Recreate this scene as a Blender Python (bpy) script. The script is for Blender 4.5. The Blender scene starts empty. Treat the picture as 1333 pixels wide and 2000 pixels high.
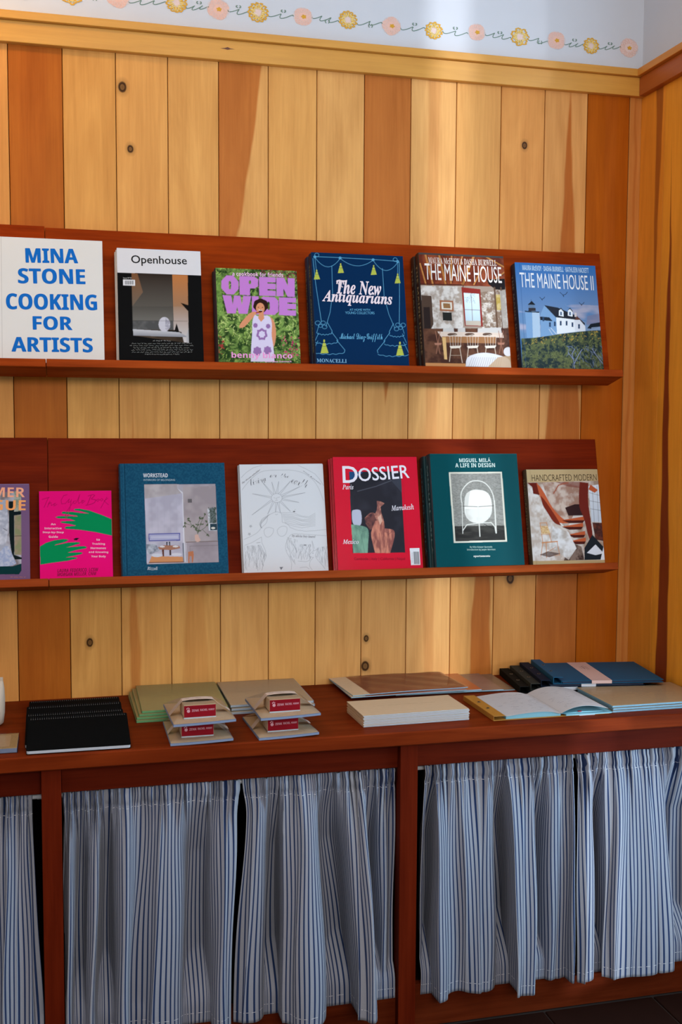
import bpy, math, random
import numpy as np
from mathutils import Matrix, Vector
random.seed(7); np.random.seed(7)
SC = bpy.context.scene
COL = SC.collection
def S(r, g, b):
    f = lambda c: (c/255/12.92) if c/255 <= .04045 else ((c/255+.055)/1.055)**2.4
    return (f(r), f(g), f(b))
# ---------------------------------------------------------------- camera
def make_camera():
    yaw, pitch, roll = map(math.radians, (14.2583, -4.5005, .2929))
    fwd = Vector((math.sin(yaw)*math.cos(pitch), math.cos(yaw)*math.cos(pitch), math.sin(pitch)))
    rt = Vector((math.cos(yaw), -math.sin(yaw), 0)); up = rt.cross(fwd)
    r2 = rt*math.cos(roll)+up*math.sin(roll); u2 = up*math.cos(roll)-rt*math.sin(roll)
    m = Matrix((( r2.x, u2.x, -fwd.x), (r2.y, u2.y, -fwd.y), (r2.z, u2.z, -fwd.z))).to_4x4()
    m.translation = (.1164, -2.8915, 1.4508)
    cd = bpy.data.cameras.new('camera'); cd.sensor_fit = 'VERTICAL'; cd.sensor_height = 36
    cd.lens = 36*2144.06/2000; cd.clip_start = .05
    co = bpy.data.objects.new('camera', cd); co.matrix_world = m; COL.objects.link(co); SC.camera = co
make_camera()
# ---------------------------------------------------------------- world, lights, exposure
SC.view_settings.view_transform = 'Standard'; SC.view_settings.look = 'None'
SC.view_settings.gamma = 1; SC.view_settings.use_curve_mapping = False
SC.view_settings.exposure = 0.0
wd = bpy.data.worlds.new('world'); SC.world = wd; wd.use_nodes = True
nt = wd.node_tree; bg = nt.nodes['Background']
sky = nt.nodes.new('ShaderNodeTexSky'); sky.sky_type = 'HOSEK_WILKIE'; sky.sun_direction = (.43, -.86, .3); sky.turbidity = 3
nt.links.new(sky.outputs[0], bg.inputs[0]); bg.inputs[1].default_value = .25
def light(name, kind, loc, energy, col, rot=None, **k):
    l = bpy.data.lights.new(name, kind); l.energy = energy; l.color = col
    for a, v in k.items(): setattr(l, a, v)
    o = bpy.data.objects.new(name, l); o.location = loc
    if rot is not None: o.rotation_euler = rot
    COL.objects.link(o); return o
# daylight through the street window in the front wall, the glazed opening in the right wall, the low sun
light('window_daylight', 'AREA', (.95, -4.42, 2.12), 73, (1.0, .955, .90), (math.radians(90), 0, 0), shape='RECTANGLE', size=2.3, size_y=.95)
light('side_daylight', 'AREA', (1.80, -1.05, 1.45), 30, (.46, .76, 1.0), (math.radians(90), 0, math.radians(90)), shape='RECTANGLE', size=.72, size_y=2.5)
light('left_fill_light', 'AREA', (-1.97, -2.3, 1.9), 10, (1.0, .95, .88), (math.radians(90), 0, math.radians(-90)), shape='RECTANGLE', size=1.0, size_y=1.2)  # fill lamp added to brighten the right wall; the left wall has no window
light('overhead_fill', 'AREA', (.45, -1.75, 2.93), 11, (1.0, .93, .84), (0, 0, 0), shape='RECTANGLE', size=1.4, size_y=.5)  # unseen overhead lamp added so light falls off down the wall
sd = Vector((-.45, .89, -.10)).normalized()
sun = light('sun', 'SUN', (4, -6, 4), 2.1, (.88, .94, 1.0), angle=math.radians(2.2))
sun.rotation_euler = sd.to_track_quat('-Z', 'Y').to_euler()
light('pendant_glow', 'POINT', (-.42, -.42, 2.70), 24.0, (1.0, .66, .30), shadow_soft_size=.05)
SC.cycles.max_bounces = 6; SC.cycles.diffuse_bounces = 3; SC.cycles.glossy_bounces = 3
SC.cycles.transparent_max_bounces = 12; SC.cycles.caustics_reflective = False; SC.cycles.caustics_refractive = False
SC.cycles.sample_clamp_indirect = 4
# ---------------------------------------------------------------- mesh helpers
class MB:
    """collects boxes, strips and tubes in plain lists, then links them as ONE mesh object"""
    def __init__(s): s.v = []; s.f = []; s.uv = None
    def add(s, v, f):
        n = len(s.v); s.v += [tuple(p) for p in v]; s.f += [tuple(i+n for i in q) for q in f]; return s
    def box(s, a, b, rot=None, at=None):
        x0, y0, z0 = a; x1, y1, z1 = b
        v = [(x0,y0,z0),(x1,y0,z0),(x1,y1,z0),(x0,y1,z0),(x0,y0,z1),(x1,y0,z1),(x1,y1,z1),(x0,y1,z1)]
        if rot is not None: v = [tuple(rot @ Vector(p) + Vector(at or (0,0,0))) for p in v]
        return s.add(v, [(0,3,2,1),(4,5,6,7),(0,1,5,4),(1,2,6,5),(2,3,7,6),(3,0,4,7)])
    def prism(s, pts, y0, y1, axis='y'):
        n = len(pts)
        if axis == 'y': v = [(x, y0, z) for x, z in pts]+[(x, y1, z) for x, z in pts]
        elif axis == 'x': v = [(y0, y, z) for y, z in pts]+[(y1, y, z) for y, z in pts]
        else: v = [(x, y, y0) for x, y in pts]+[(x, y, y1) for x, y in pts]
        f = [tuple(range(n)), tuple(range(2*n-1, n-1, -1))]+[(i, n+i, n+(i+1) % n, (i+1) % n) for i in range(n)]
        return s.add(v, f)
    def tube(s, pts, r, k=8, cap=True):
        pts = [Vector(p) for p in pts]; rings = []
        for i, p in enumerate(pts):
            t = (pts[min(i+1, len(pts)-1)]-pts[max(i-1, 0)]).normalized()
            a = t.orthogonal().normalized() if i == 0 else (rings[-1][1]-t*rings[-1][1].dot(t)).normalized()
            b = t.cross(a); rings.append(([p+(a*math.cos(2*math.pi*j/k)+b*math.sin(2*math.pi*j/k))*r for j in range(k)], a))
        v = [q for rg in rings for q in rg[0]]; f = []
        for i in range(len(pts)-1):
            for j in range(k): f.append((i*k+j, i*k+(j+1) % k, (i+1)*k+(j+1) % k, (i+1)*k+j))
        if cap: f += [tuple(range(k-1, -1, -1)), tuple((len(pts)-1)*k+j for j in range(k))]
        return s.add(v, f)
    def ribbon(s, pts, w, y, plane='xz'):
        """flat stroke of width w along 2D points, lying at constant y (or constant z for plane xy)"""
        P = np.array(pts, float)
        if len(P) < 2: return s
        T = np.gradient(P, axis=0); L = np.hypot(T[:, 0], T[:, 1]); L[L == 0] = 1; N = np.stack([-T[:, 1]/L, T[:, 0]/L], 1)*w/2
        A, B = P+N, P-N; v = []
        for a, b in zip(A, B):
            if plane == 'xz': v += [(a[0], y, a[1]), (b[0], y, b[1])]; y -= 3e-6
            else: v += [(a[0], a[1], y), (b[0], b[1], y)]; y += 3e-6
        return s.add(v, [(2*i, 2*i+1, 2*i+3, 2*i+2) for i in range(len(P)-1)])
    def mesh(s, name, mat=None, bevel=0, smooth=False, seg=1):
        me = bpy.data.meshes.new(name); me.from_pydata(s.v, [], s.f); me.update()
        if bevel:
            import bmesh
            bm = bmesh.new(); bm.from_mesh(me)
            es = [e for e in bm.edges if len(e.link_faces) == 2 and e.calc_face_angle(0) > .6]
            bmesh.ops.bevel(bm, geom=es, offset=bevel, segments=seg, affect='EDGES', clamp_overlap=True)
            bmesh.ops.recalc_face_normals(bm, faces=bm.faces); bm.to_mesh(me); bm.free()
        if mat: me.materials.append(mat)
        if smooth: me.polygons.foreach_set('use_smooth', [True]*len(me.polygons))
        return me
def link(name, me, parent=None, loc=(0,0,0), rot=(0,0,0), **props):
    o = bpy.data.objects.new(name, me); COL.objects.link(o); o.location = loc; o.rotation_euler = rot
    if parent: o.parent = parent
    for k, v in props.items(): o[k] = v
    return o
def root(name, loc=(0,0,0), rot=(0,0,0), **props): return link(name, None, None, loc, rot, **props)
def thing(name, label, cat, loc=(0,0,0), rot=(0,0,0), group=None):
    o = root(name, loc, rot, label=label, category=cat)
    if group: o['group'] = group
    return o
def part(name, mb, mat, parent, bevel=0, smooth=False, world=True, **k):
    """mesh given in world coordinates unless world=False; the parent is only ever translated in that case"""
    me = mb.mesh(name, mat, bevel, smooth) if isinstance(mb, MB) else mb
    if world:
        off = Vector((0,0,0)); p = parent
        while p: off += p.location; p = p.parent
        me.transform(Matrix.Translation(-off))
    return link(name, me, parent, **k)
def copy_tree(o, parent=None):
    c = o.copy(); COL.objects.link(c); c.parent = parent
    for ch in list(o.children):
        d = ch.copy(); COL.objects.link(d); d.parent = c
        for g in list(ch.children):
            e = g.copy(); COL.objects.link(e); e.parent = d
    return c
# ---------------------------------------------------------------- material helpers
def nodes(m):
    m.use_nodes = True; nt = m.node_tree; return nt, nt.nodes, nt.links, nt.nodes['Principled BSDF']
def plain(name, col, rough=.5, noise=.06, scale=60, metal=0, bump=0, coat=0, spec=None, sss=None, trans=0, alpha=1):
    """a colour with a little procedural mottling and fine relief"""
    m = bpy.data.materials.new(name); nt, N, L, p = nodes(m)
    tc = N.new('ShaderNodeTexCoord'); nz = N.new('ShaderNodeTexNoise'); nz.inputs['Scale'].default_value = scale; nz.inputs['Detail'].default_value = 3
    L.new(tc.outputs['Object'], nz.inputs['Vector'])
    mr = N.new('ShaderNodeMapRange'); mr.inputs['To Min'].default_value = 1-noise; mr.inputs['To Max'].default_value = 1+noise
    L.new(nz.outputs[0], mr.inputs['Value'])
    mx = N.new('ShaderNodeVectorMath'); mx.operation = 'MULTIPLY'; mx.inputs[0].default_value = col
    L.new(mr.outputs[0], mx.inputs[1]); L.new(mx.outputs[0], p.inputs['Base Color'])
    p.inputs['Roughness'].default_value = rough; p.inputs['Metallic'].default_value = metal
    if coat: p.inputs['Coat Weight'].default_value = coat; p.inputs['Coat Roughness'].default_value = .12
    if spec is not None: p.inputs['Specular IOR Level'].default_value = spec
    if alpha < 1: p.inputs['Alpha'].default_value = alpha
    if bump:
        b = N.new('ShaderNodeBump'); b.inputs['Strength'].default_value = bump; b.inputs['Distance'].default_value = .001
        L.new(nz.outputs[0], b.inputs['Height']); L.new(b.outputs[0], p.inputs['Normal'])
    return m
def math_node(N, L, op, a, b=None, c=None, clamp=False):
    n = N.new('ShaderNodeMath'); n.operation = op; n.use_clamp = clamp
    for i, x in enumerate((a, b, c)):
        if x is None: continue
        if isinstance(x, (int, float)): n.inputs[i].default_value = x
        else: L.new(x, n.inputs[i])
    return n.outputs[0]
def wood(name, base=None, heart=S(120, 58, 22), axis='z', rough=.38, coat=.15, figure=.16, fine=.10, special=False, spec=.28):
    """grain stretched along an axis; colour from the object's colour when base is None;
    heartwood stripe and knots from the plank's own properties"""
    m = bpy.data.materials.new(name); nt, N, L, p = nodes(m)
    tc = N.new('ShaderNodeTexCoord'); oi = N.new('ShaderNodeObjectInfo')
    rv = N.new('ShaderNodeVectorMath'); rv.operation = 'SCALE'; rv.inputs[0].default_value = (13.1, 7.7, 19.3); L.new(oi.outputs['Random'], rv.inputs['Scale'])
    ad = N.new('ShaderNodeVectorMath'); ad.operation = 'ADD'; L.new(tc.outputs['Object'], ad.inputs[0]); L.new(rv.outputs[0], ad.inputs[1])
    def stretched(k):
        v = N.new('ShaderNodeVectorMath'); v.operation = 'MULTIPLY'; s = [1, 1, 1]; s['xyz'.index(axis)] = k; v.inputs[1].default_value = s
        L.new(ad.outputs[0], v.inputs[0]); return v.outputs[0]
    def noise(vec, sc, det, dist=0, rg=.55):
        n = N.new('ShaderNodeTexNoise'); n.inputs['Scale'].default_value = sc; n.inputs['Detail'].default_value = det
        n.inputs['Distortion'].default_value = dist; n.inputs['Roughness'].default_value = rg; L.new(vec, n.inputs['Vector']); return n.outputs[0]
    big = noise(stretched(.16), 11, 4, 1.6)
    rings = math_node(N, L, 'PINGPONG', math_node(N, L, 'MULTIPLY', noise(stretched(.10), 7, 2, .3), 9.0), .5)
    grain = noise(stretched(.035), 170, 4, .2)
    fib = noise(stretched(.02), 700, 2)
    val = math_node(N, L, 'ADD', math_node(N, L, 'MULTIPLY', math_node(N, L, 'SUBTRACT', big, .5), figure*2.2), 1.0)
    val = math_node(N, L, 'ADD', val, math_node(N, L, 'MULTIPLY', math_node(N, L, 'SUBTRACT', rings, .25), figure*.75))
    val = math_node(N, L, 'ADD', val, math_node(N, L, 'MULTIPLY', math_node(N, L, 'SUBTRACT', grain, .5), fine*1.8))
    val = math_node(N, L, 'ADD', val, math_node(N, L, 'MULTIPLY', math_node(N, L, 'SUBTRACT', fib, .5), fine))
    if base is None: src = oi.outputs['Color']
    else:
        rgb = N.new('ShaderNodeRGB'); rgb.outputs[0].default_value = (*base, 1); src = rgb.outputs[0]
    if special:
        at = lambda nm: (lambda a: (setattr(a, 'attribute_type', 'OBJECT'), setattr(a, 'attribute_name', nm), a)[2])(N.new('ShaderNodeAttribute'))
        sx = N.new('ShaderNodeSeparateXYZ'); L.new(tc.outputs['Object'], sx.inputs[0]); X, Z = sx.outputs[0], sx.outputs[2]
        hv = N.new('ShaderNodeSeparateXYZ'); L.new(at('heart').outputs['Vector'], hv.inputs[0])      # centre, slope, strength
        hw = N.new('ShaderNodeSeparateXYZ'); L.new(at('heart_width').outputs['Vector'], hw.inputs[0])  # width at z=ref, change per metre, ref
        dz = math_node(N, L, 'SUBTRACT', Z, hw.outputs[2])
        cx = math_node(N, L, 'ADD', hv.outputs[0], math_node(N, L, 'MULTIPLY', hv.outputs[1], dz))
        wob = math_node(N, L, 'MULTIPLY', math_node(N, L, 'SUBTRACT', noise(stretched(.25), 14, 2), .5), .028)
        ds = math_node(N, L, 'ABSOLUTE', math_node(N, L, 'SUBTRACT', math_node(N, L, 'ADD', X, wob), cx))
        wd = math_node(N, L, 'ADD', hw.outputs[0], math_node(N, L, 'MULTIPLY', hw.outputs[1], dz))
        mk = math_node(N, L, 'MULTIPLY', math_node(N, L, 'DIVIDE', math_node(N, L, 'SUBTRACT', wd, ds), .006), 1.0, clamp=True)
        mk = math_node(N, L, 'MULTIPLY', mk, hv.outputs[2], clamp=True)
        hm = N.new('ShaderNodeMix'); hm.data_type = 'RGBA'; L.new(mk, hm.inputs['Factor']); L.new(src, hm.inputs['A']); hm.inputs['B'].default_value = (*heart, 1)
        src = hm.outputs['Result']
        for nm in ('knot_one', 'knot_two'):
            kv = N.new('ShaderNodeSeparateXYZ'); L.new(at(nm).outputs['Vector'], kv.inputs[0])
            rr = math_node(N, L, 'MAXIMUM', kv.outputs[2], .00005)
            kx = math_node(N, L, 'DIVIDE', math_node(N, L, 'SUBTRACT', X, kv.outputs[0]), rr)
            kz = math_node(N, L, 'DIVIDE', math_node(N, L, 'SUBTRACT', Z, kv.outputs[1]), math_node(N, L, 'MULTIPLY', rr, 1.35))
            d = math_node(N, L, 'SQRT', math_node(N, L, 'ADD', math_node(N, L, 'MULTIPLY', kx, kx), math_node(N, L, 'MULTIPLY', kz, kz)))
            d = math_node(N, L, 'ADD', d, math_node(N, L, 'MULTIPLY', math_node(N, L, 'SUBTRACT', big, .5), .8))
            ring = N.new('ShaderNodeValToRGB'); e = ring.color_ramp.elements
            e[0].position = 0; e[0].color = (.8, .8, .8, 1); e[1].position = 1; e[1].color = (0, 0, 0, 1)
            for ps, c in ((.26, .74), (.33, .98), (.46, .9), (.56, .30)):
                q = e.new(ps); q.color = (c, c, c, 1)
            L.new(math_node(N, L, 'MULTIPLY', d, .5), ring.inputs[0])
            km = N.new('ShaderNodeMix'); km.data_type = 'RGBA'; L.new(ring.outputs[0], km.inputs['Factor']); L.new(src, km.inputs['A']); km.inputs['B'].default_value = (*S(40, 16, 5), 1)
            src = km.outputs['Result']
    mx = N.new('ShaderNodeVectorMath'); mx.operation = 'MULTIPLY'; L.new(src, mx.inputs[0])
    # darker grain is also redder
    cv = N.new('ShaderNodeCombineXYZ'); L.new(val, cv.inputs[0])
    L.new(math_node(N, L, 'POWER', val, 1.35), cv.inputs[1]); L.new(math_node(N, L, 'POWER', val, 1.7), cv.inputs[2])
    L.new(cv.outputs[0], mx.inputs[1]); L.new(mx.outputs[0], p.inputs['Base Color'])
    p.inputs['Roughness'].default_value = rough; p.inputs['Coat Weight'].default_value = coat; p.inputs['Coat Roughness'].default_value = .25; p.inputs['Specular IOR Level'].default_value = spec
    b = N.new('ShaderNodeBump'); b.inputs['Strength'].default_value = .12; b.inputs['Distance'].default_value = .0006
    L.new(grain, b.inputs['Height']); L.new(b.outputs[0], p.inputs['Normal'])
    return m
M_PLANK = wood('pine_plank', None, special=True, rough=.42, coat=.0, spec=.07, figure=.21, fine=.14, heart=S(172, 88, 26))
M_FRIEZE = wood('pine_frieze', None, axis='x', rough=.4, special=False, figure=.12)
M_FRIEZEY = wood('pine_frieze_side', None, axis='y', rough=.4, figure=.12)
M_CHERRY = wood('cherry_board', None, axis='x', rough=.55, coat=0, spec=.04, figure=.5, fine=.30)
M_CHERRYZ = wood('cherry_post', None, axis='z', rough=.55, coat=0, spec=.04, figure=.4, fine=.26)
M_PLASTER = plain('white_plaster', S(204, 206, 214), .85, .03, 14, bump=.05)
# ---------------------------------------------------------------- the room
P = .13; XC = 1.7264; ZF = 2.380; ZC = 2.95; YF = -4.5; XL = -2.0
OAK = (0, 0, 0)
# back wall: plaster above, boards behind, one object per plank
mb = MB().box((XL, 0, 2.40), (XC+.12, .10, ZC)).box((XL, .09, 0), (XC+.12, .10, 2.40))
wall_back = link('wall_back', mb.mesh('wall_back', M_PLASTER), kind='structure')
M_BACK = plain('dark_backing', S(70, 34, 14), .9, spec=.05)
part('backing', MB().box((XL, .0186, 0), (XC+.019, .0899, 2.3999)), M_BACK, wall_back)
def plank_mesh(h, g=.0019, w=P):
    b = MB(); x0, x1 = -w/2, w/2
    b.prism([(x0+.0008, -.0016*g/.0019), (x0+g, 0), (x1-g, 0), (x1-.0008, -.0016*g/.0019), (x1-.0008, -.0185), (x0+.0008, -.0185)], 0, h, 'z')
    # local frame: x across, z up, front face at y=0 looking to -y
    b.v = [(x, -y, z) for x, y, z in b.v]
    b.f = [tuple(reversed(q)) for q in b.f]
    return b.mesh('plank', M_PLANK)
PM = plank_mesh(2.40)
L1, L2, L3 = S(212, 149, 83), S(206, 139, 73), S(216, 156, 92)
planks = { # colour, heart(centre, slope, strength), heart_width(width, change per m, ref z), knot_one, knot_two
 -1: (S(196, 122, 57), None, None, None, None),
 0: (S(210, 141, 73), None, None, None, None),
 1: (S(172, 92, 28), (-.01, .01, .35), (.035, .0, 1.9), None, None),
 2: (S(210, 147, 76), None, None, (-.0156, .8852, .0085), None),
 3: (S(212, 149, 80), (.034-.065, 0, .55), (.012, -.018, 1.0), (-.0486, 2.2986, .0105), (-.0298, 2.1472, .008)),
 4: (S(214, 153, 84), (.0, 0, .25), (.03, -.05, .9), None, None),
 5: (S(214, 154, 88), (-.062, .0, .8), (.075, .15, 2.12), None, None),
 6: (S(214, 153, 84), None, None, None, None),
 7: (S(212, 153, 88), None, None, None, None),
 8: (S(190, 117, 62), (0, 0, .6), (-.12, -.25, 1.75), (-.0496, .8638, .007), (-.052, .7863, .0105)),
 9: (S(216, 158, 94), (.0, 0, .25), (.02, .0, 2.0), None, None),
 10: (S(212, 151, 84), (.028, 0, .85), (.026, -.05, 1.0), None, None),
 11: (S(206, 139, 73), None, None, (.0055, 2.2271, .0075), (-.0149, 1.0184, .012)),
 12: (S(210, 147, 83), (.012, 0, .85), (.030, -.055, 1.9), None, None),
 13: (S(168, 84, 14), (.01, 0, .4), (.02, 0, 1.5), None, None),
 14: (S(196, 126, 62), (-.045, .0, .5), (.006, 0, 1.5), None, None),
}
planks[8] = (S(212, 153, 89), (0, 0, .8), (.02, .16, 1.62), (-.0496, .8638, .007), (-.052, .7863, .0105))
rnd = random.Random(4)
def add_plank(i, x, y, parent, rz=0, spec=None, me=PM):
    if spec is None:
        c = rnd.choice([S(206, 141, 76), S(198, 128, 65), S(168, 94, 43), S(212, 151, 84)]); spec = (c, None, None, None, None)
    o = link('plank', me, parent, (x, y, 0), (0, 0, rz))
    o.color = (*spec[0], 1)
    o['heart'] = list(spec[1] or (0., 0., 0.)); o['heart_width'] = list(spec[2] or (0., 0., 1.))
    o['knot_one'] = list(spec[3] or (0., 9., 0.)); o['knot_two'] = list(spec[4] or (0., 9., 0.))
    return o
for i in range(-15, 15):
    add_plank(i, (i-.5)*P, 0, wall_back, spec=planks.get(i))
# right wall: planked up to the glazed opening, then pillar and plain plaster towards the street
Y1, Y2 = -.585, -1.50
mb = MB().box((XC+.019, Y1, 0), (XC+.12, .1, 2.40)).box((XC, Y1, 2.40), (XC+.12, 0, ZC)).box((XC, YF, 0), (XC+.12, Y2, ZC)) \
         .box((XC, Y2, 2.86), (XC+.12, Y1, ZC))
wall_right = link('wall_right', mb.mesh('wall_right', M_PLASTER), kind='structure')
rplanks = [(S(226, 142, 44), (.032, .0, .7), (-.002, .022, 1.4), None, None),
           (S(230, 150, 46), (-.012, -.012, 1.0), (.024, -.022, 1.2), None, None),
           (S(232, 152, 46), None, None, None, None), (S(228, 146, 46), None, None, None, None)]
M_PLANKR = wood('pine_plank_right', None, special=True, rough=.45, heart=S(128, 54, 22), coat=.05)
PMR = plank_mesh(2.40, .0010); PMR.materials[0] = M_PLANKR
for k in range(4): add_plank(k, XC, -(k+.5)*P, wall_right, math.radians(-90), rplanks[k], PMR)
# frieze rail with a projecting cap, running round the corner
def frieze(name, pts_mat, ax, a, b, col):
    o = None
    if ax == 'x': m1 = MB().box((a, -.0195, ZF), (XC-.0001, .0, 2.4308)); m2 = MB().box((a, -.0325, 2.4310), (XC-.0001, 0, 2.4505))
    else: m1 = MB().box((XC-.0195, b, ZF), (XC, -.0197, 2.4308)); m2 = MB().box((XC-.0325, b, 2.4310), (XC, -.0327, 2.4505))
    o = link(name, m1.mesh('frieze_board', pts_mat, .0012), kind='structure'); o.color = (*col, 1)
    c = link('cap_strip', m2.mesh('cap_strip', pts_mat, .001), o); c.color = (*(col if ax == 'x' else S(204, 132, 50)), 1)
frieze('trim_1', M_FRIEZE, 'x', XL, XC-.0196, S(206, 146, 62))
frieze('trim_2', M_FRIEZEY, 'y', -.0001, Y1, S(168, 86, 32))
# small dark knot in the frieze board
kn = MB().prism([(.522+.0, 2.4085), (.534, 2.4105), (.541, 2.413), (.548, 2.4105), (.560, 2.4092), (.548, 2.408), (.541, 2.4062), (.532, 2.4078)], -.0197, -.0194, 'y')
part('frieze_knot', kn, plain('knot_brown', S(96, 47, 19), .5), bpy.data.objects['trim_1'])
# front wall with street window, left wall, ceiling
link('wall_front', MB().box((XL, YF-.12, 0), (XC+.12, YF, .75)).box((XL, YF-.12, 2.55), (XC+.12, YF, ZC)).box((XL, YF-.12, .75), (-.45, YF, 2.55)).mesh('wall_front', M_PLASTER), kind='structure')
link('wall_left', MB().box((XL-.12, YF, 0), (XL, .1, ZC)).mesh('wall_left', M_PLASTER), kind='structure')
link('ceiling', MB().box((XL-.12, YF-.12, ZC), (XC+.12, .1, ZC+.1)).mesh('ceiling', M_PLASTER), kind='structure')
M_GLASS = bpy.data.materials.new('window_glass'); nt_, N_, L_, p_ = nodes(M_GLASS)
p_.inputs['Roughness'].default_value = .02; p_.inputs['Alpha'].default_value = .08; p_.inputs['Base Color'].default_value = (.9, .95, 1, 1)
M_FRAME = plain('white_frame_paint', S(220, 218, 212), .4, .02)
w1 = link('window_1', MB().box((-.45, YF-.1, .75), (-.40, YF-.03, 2.55)).box((XC-.05, YF-.1, .75), (XC, YF-.03, 2.55)).box((-.4, YF-.1, .75), (XC-.05, YF-.03, .8)).box((-.4, YF-.1, 2.5), (XC-.05, YF-.03, 2.55)).mesh('window_frame', M_FRAME), kind='structure')
part('pane', MB().box((-.4, YF-.07, .8), (XC-.05, YF-.064, 2.5)), M_GLASS, w1)
w2 = link('window_2', MB().box((XC+.03, Y1-.035, 0), (XC+.09, Y1, 2.86)).box((XC+.03, Y2, 0), (XC+.09, Y2+.035, 2.86)).box((XC+.03, Y2+.035, 0), (XC+.09, Y1-.035, .12)).box((XC+.03, Y2+.035, 2.82), (XC+.09, Y1-.035, 2.86)).mesh('window_frame', M_FRAME), kind='structure')
part('pane', MB().box((XC+.058, Y2+.035, .12), (XC+.064, Y1-.035, 2.82)), M_GLASS, w2)
# floor: brown tiles with recessed joints
link('floor', MB().box((XL, YF, -.08), (XC, .1, -.0045)).mesh('floor', plain('tile_joint', S(48, 34, 28), .9)), kind='structure')
fl = bpy.data.objects['floor']
M_TILE = plain('brown_floor_tile', S(34, 15, 9), .7, .25, 6, bump=.1, spec=.08)
tb = MB().box((-.1475, -.1475, -.02), (.1475, .1475, 0)).mesh('tile', M_TILE, .0015)
for i in range(13):
    for j in range(14):
        x = XL+.15+.3*i-.04; y = -.62-.3*j
        if x > XC-.148 or y < YF+.15: continue
        link('tile', tb, fl, (x, y, 0))
tb2 = MB().box((-.081, -.1475, -.02), (.081, .1475, 0)).mesh('tile', M_TILE, .0015)
for j in range(13): link('tile', tb2, fl, (1.6440, -.62-.3*j, 0))
# ---------------------------------------------------------------- painted garland on the plaster
M_GOLD = plain('gold_crayon', S(214, 158, 44), .8, .15, 200); M_PALEY = plain('pale_gold_crayon', S(228, 202, 130), .8, .1, 200)
M_PINK = plain('pink_crayon', S(232, 186, 170), .8, .08, 200); M_PALEP = plain('pale_pink_crayon', S(226, 200, 194), .8, .05, 200)
M_VINE = plain('green_crayon', S(92, 122, 104), .8, .15, 200)
gz = 2.5150
FL = [(-.20, 'g'), (-.08, 'p'), (.045, 'g'), (.155, 'g'), (.268, 'p'), (.4138, 'g'), (.520, 'p'), (.6234, 'g'), (.742, 'p'), (.8632, 'g'), (.983, 'p'), (1.1022, 'g'), (1.225, 'p'), (1.3511, 'g'), (1.460, 'p'), (1.5651, 'g'), (1.6819, 'p')]
rg = random.Random(11)
def blob(cx, cz, rx, rz, k, amp, ph, n=40):
    return [(cx+rx*(1+amp*math.sin(k*t+ph))*math.cos(t), cz+rz*(1+amp*math.sin(k*t+ph))*math.sin(t)) for t in [2*math.pi*i/n for i in range(n)]]
for idx, (x, kd) in enumerate(FL):
    z = gz-.001+rg.uniform(-.003, .004); ph = rg.uniform(0, 6)
    r = .0235*rg.uniform(.92, 1.12)
    if kd == 'g':
        o = link('painted_flower', MB().prism(blob(x, z, r*.45, r*.42, 3, .1, ph), -.0004, 0, 'y').mesh('painted_flower', M_PALEP), wall_back)
        kp = rg.choice([7, 9, 11, 13]); pts = []
        for i in range(260):
            t = 2*math.pi*i/260*2; q = r*(.74+.24*math.sin(kp*t*.5+ph))+rg.uniform(-.0006, .0006)
            pts.append((x+q*math.cos(t)*1.02+.0025*math.sin(kp*3*t), z+q*math.sin(t)*.95))
        part('petal_strokes', MB().ribbon(pts, .0030, -.0008), M_GOLD, o, world=True)
        pts = [(x+(r*.55+.25*r*math.sin(17*t+ph))*math.cos(t), z+(r*.55+.25*r*math.cos(13*t))*math.sin(t)) for t in [2*math.pi*i/150 for i in range(150)]]
        part('pale_strokes', MB().ribbon(pts, .0016, -.0012), M_PALEY if idx % 2 else M_GOLD, o)
    else:
        o = link('painted_flower', MB().prism(blob(x, z, r*1.05, r*.98, 4, .07, ph), -.0004, 0, 'y').mesh('painted_flower', M_PALEP if idx > 15 else M_PINK), wall_back)
        pts = [(x+r*(.75+.28*math.sin(5.3*t+ph))*math.cos(t)*1.1, z+r*(.75+.26*math.sin(5.3*t+ph))*math.sin(t)) for t in [2*math.pi*i/200*3 for i in range(200)]]
        part('petal_strokes', MB().ribbon(pts, .0010, -.0008), M_PINK if idx > 15 else M_PALEP, o)
        part('flower_centre', MB().prism(blob(x+.002, z, .0062, .0048, 5, .2, ph, 30), -.0011, -.0006, 'y'), M_GOLD, o)
for (xa, _), (xb, _) in zip(FL[:-1], FL[1:]):
    a, b = xa+.024, xb-.025; n = 120; k = rg.choice([2, 3, 3]); ph = rg.uniform(0, 6); pts = []
    if b-a < .02: a, b = xa+.02, xb-.02
    for i in range(n):
        t = i/(n-1); w = math.sin(math.pi*t)**.5
        pts.append((a+(b-a)*t-.0085*w*math.sin(2*math.pi*k*t+ph*0), gz-.003+.006*w*math.cos(2*math.pi*k*t+1.2)+.003*math.sin(3*t+ph)))
    o = link('painted_vine', MB().ribbon(pts, .0017, -.0006).mesh('painted_vine', M_VINE), wall_back)
    lx = a+(b-a)*rg.uniform(.45, .62); sg = rg.choice([-1, 1, 1]); lf = MB()
    for q in (-1, 1):
        lf.ribbon([(lx+q*.003*math.sin(t)*1.3+.002*q, gz+sg*(.004+.0045*t/3*1.6)+.001*math.sin(4*t)) for t in [i*.3 for i in range(11)]], .0019, -.0009)
    part('painted_leaf', lf, M_VINE, o)
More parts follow.
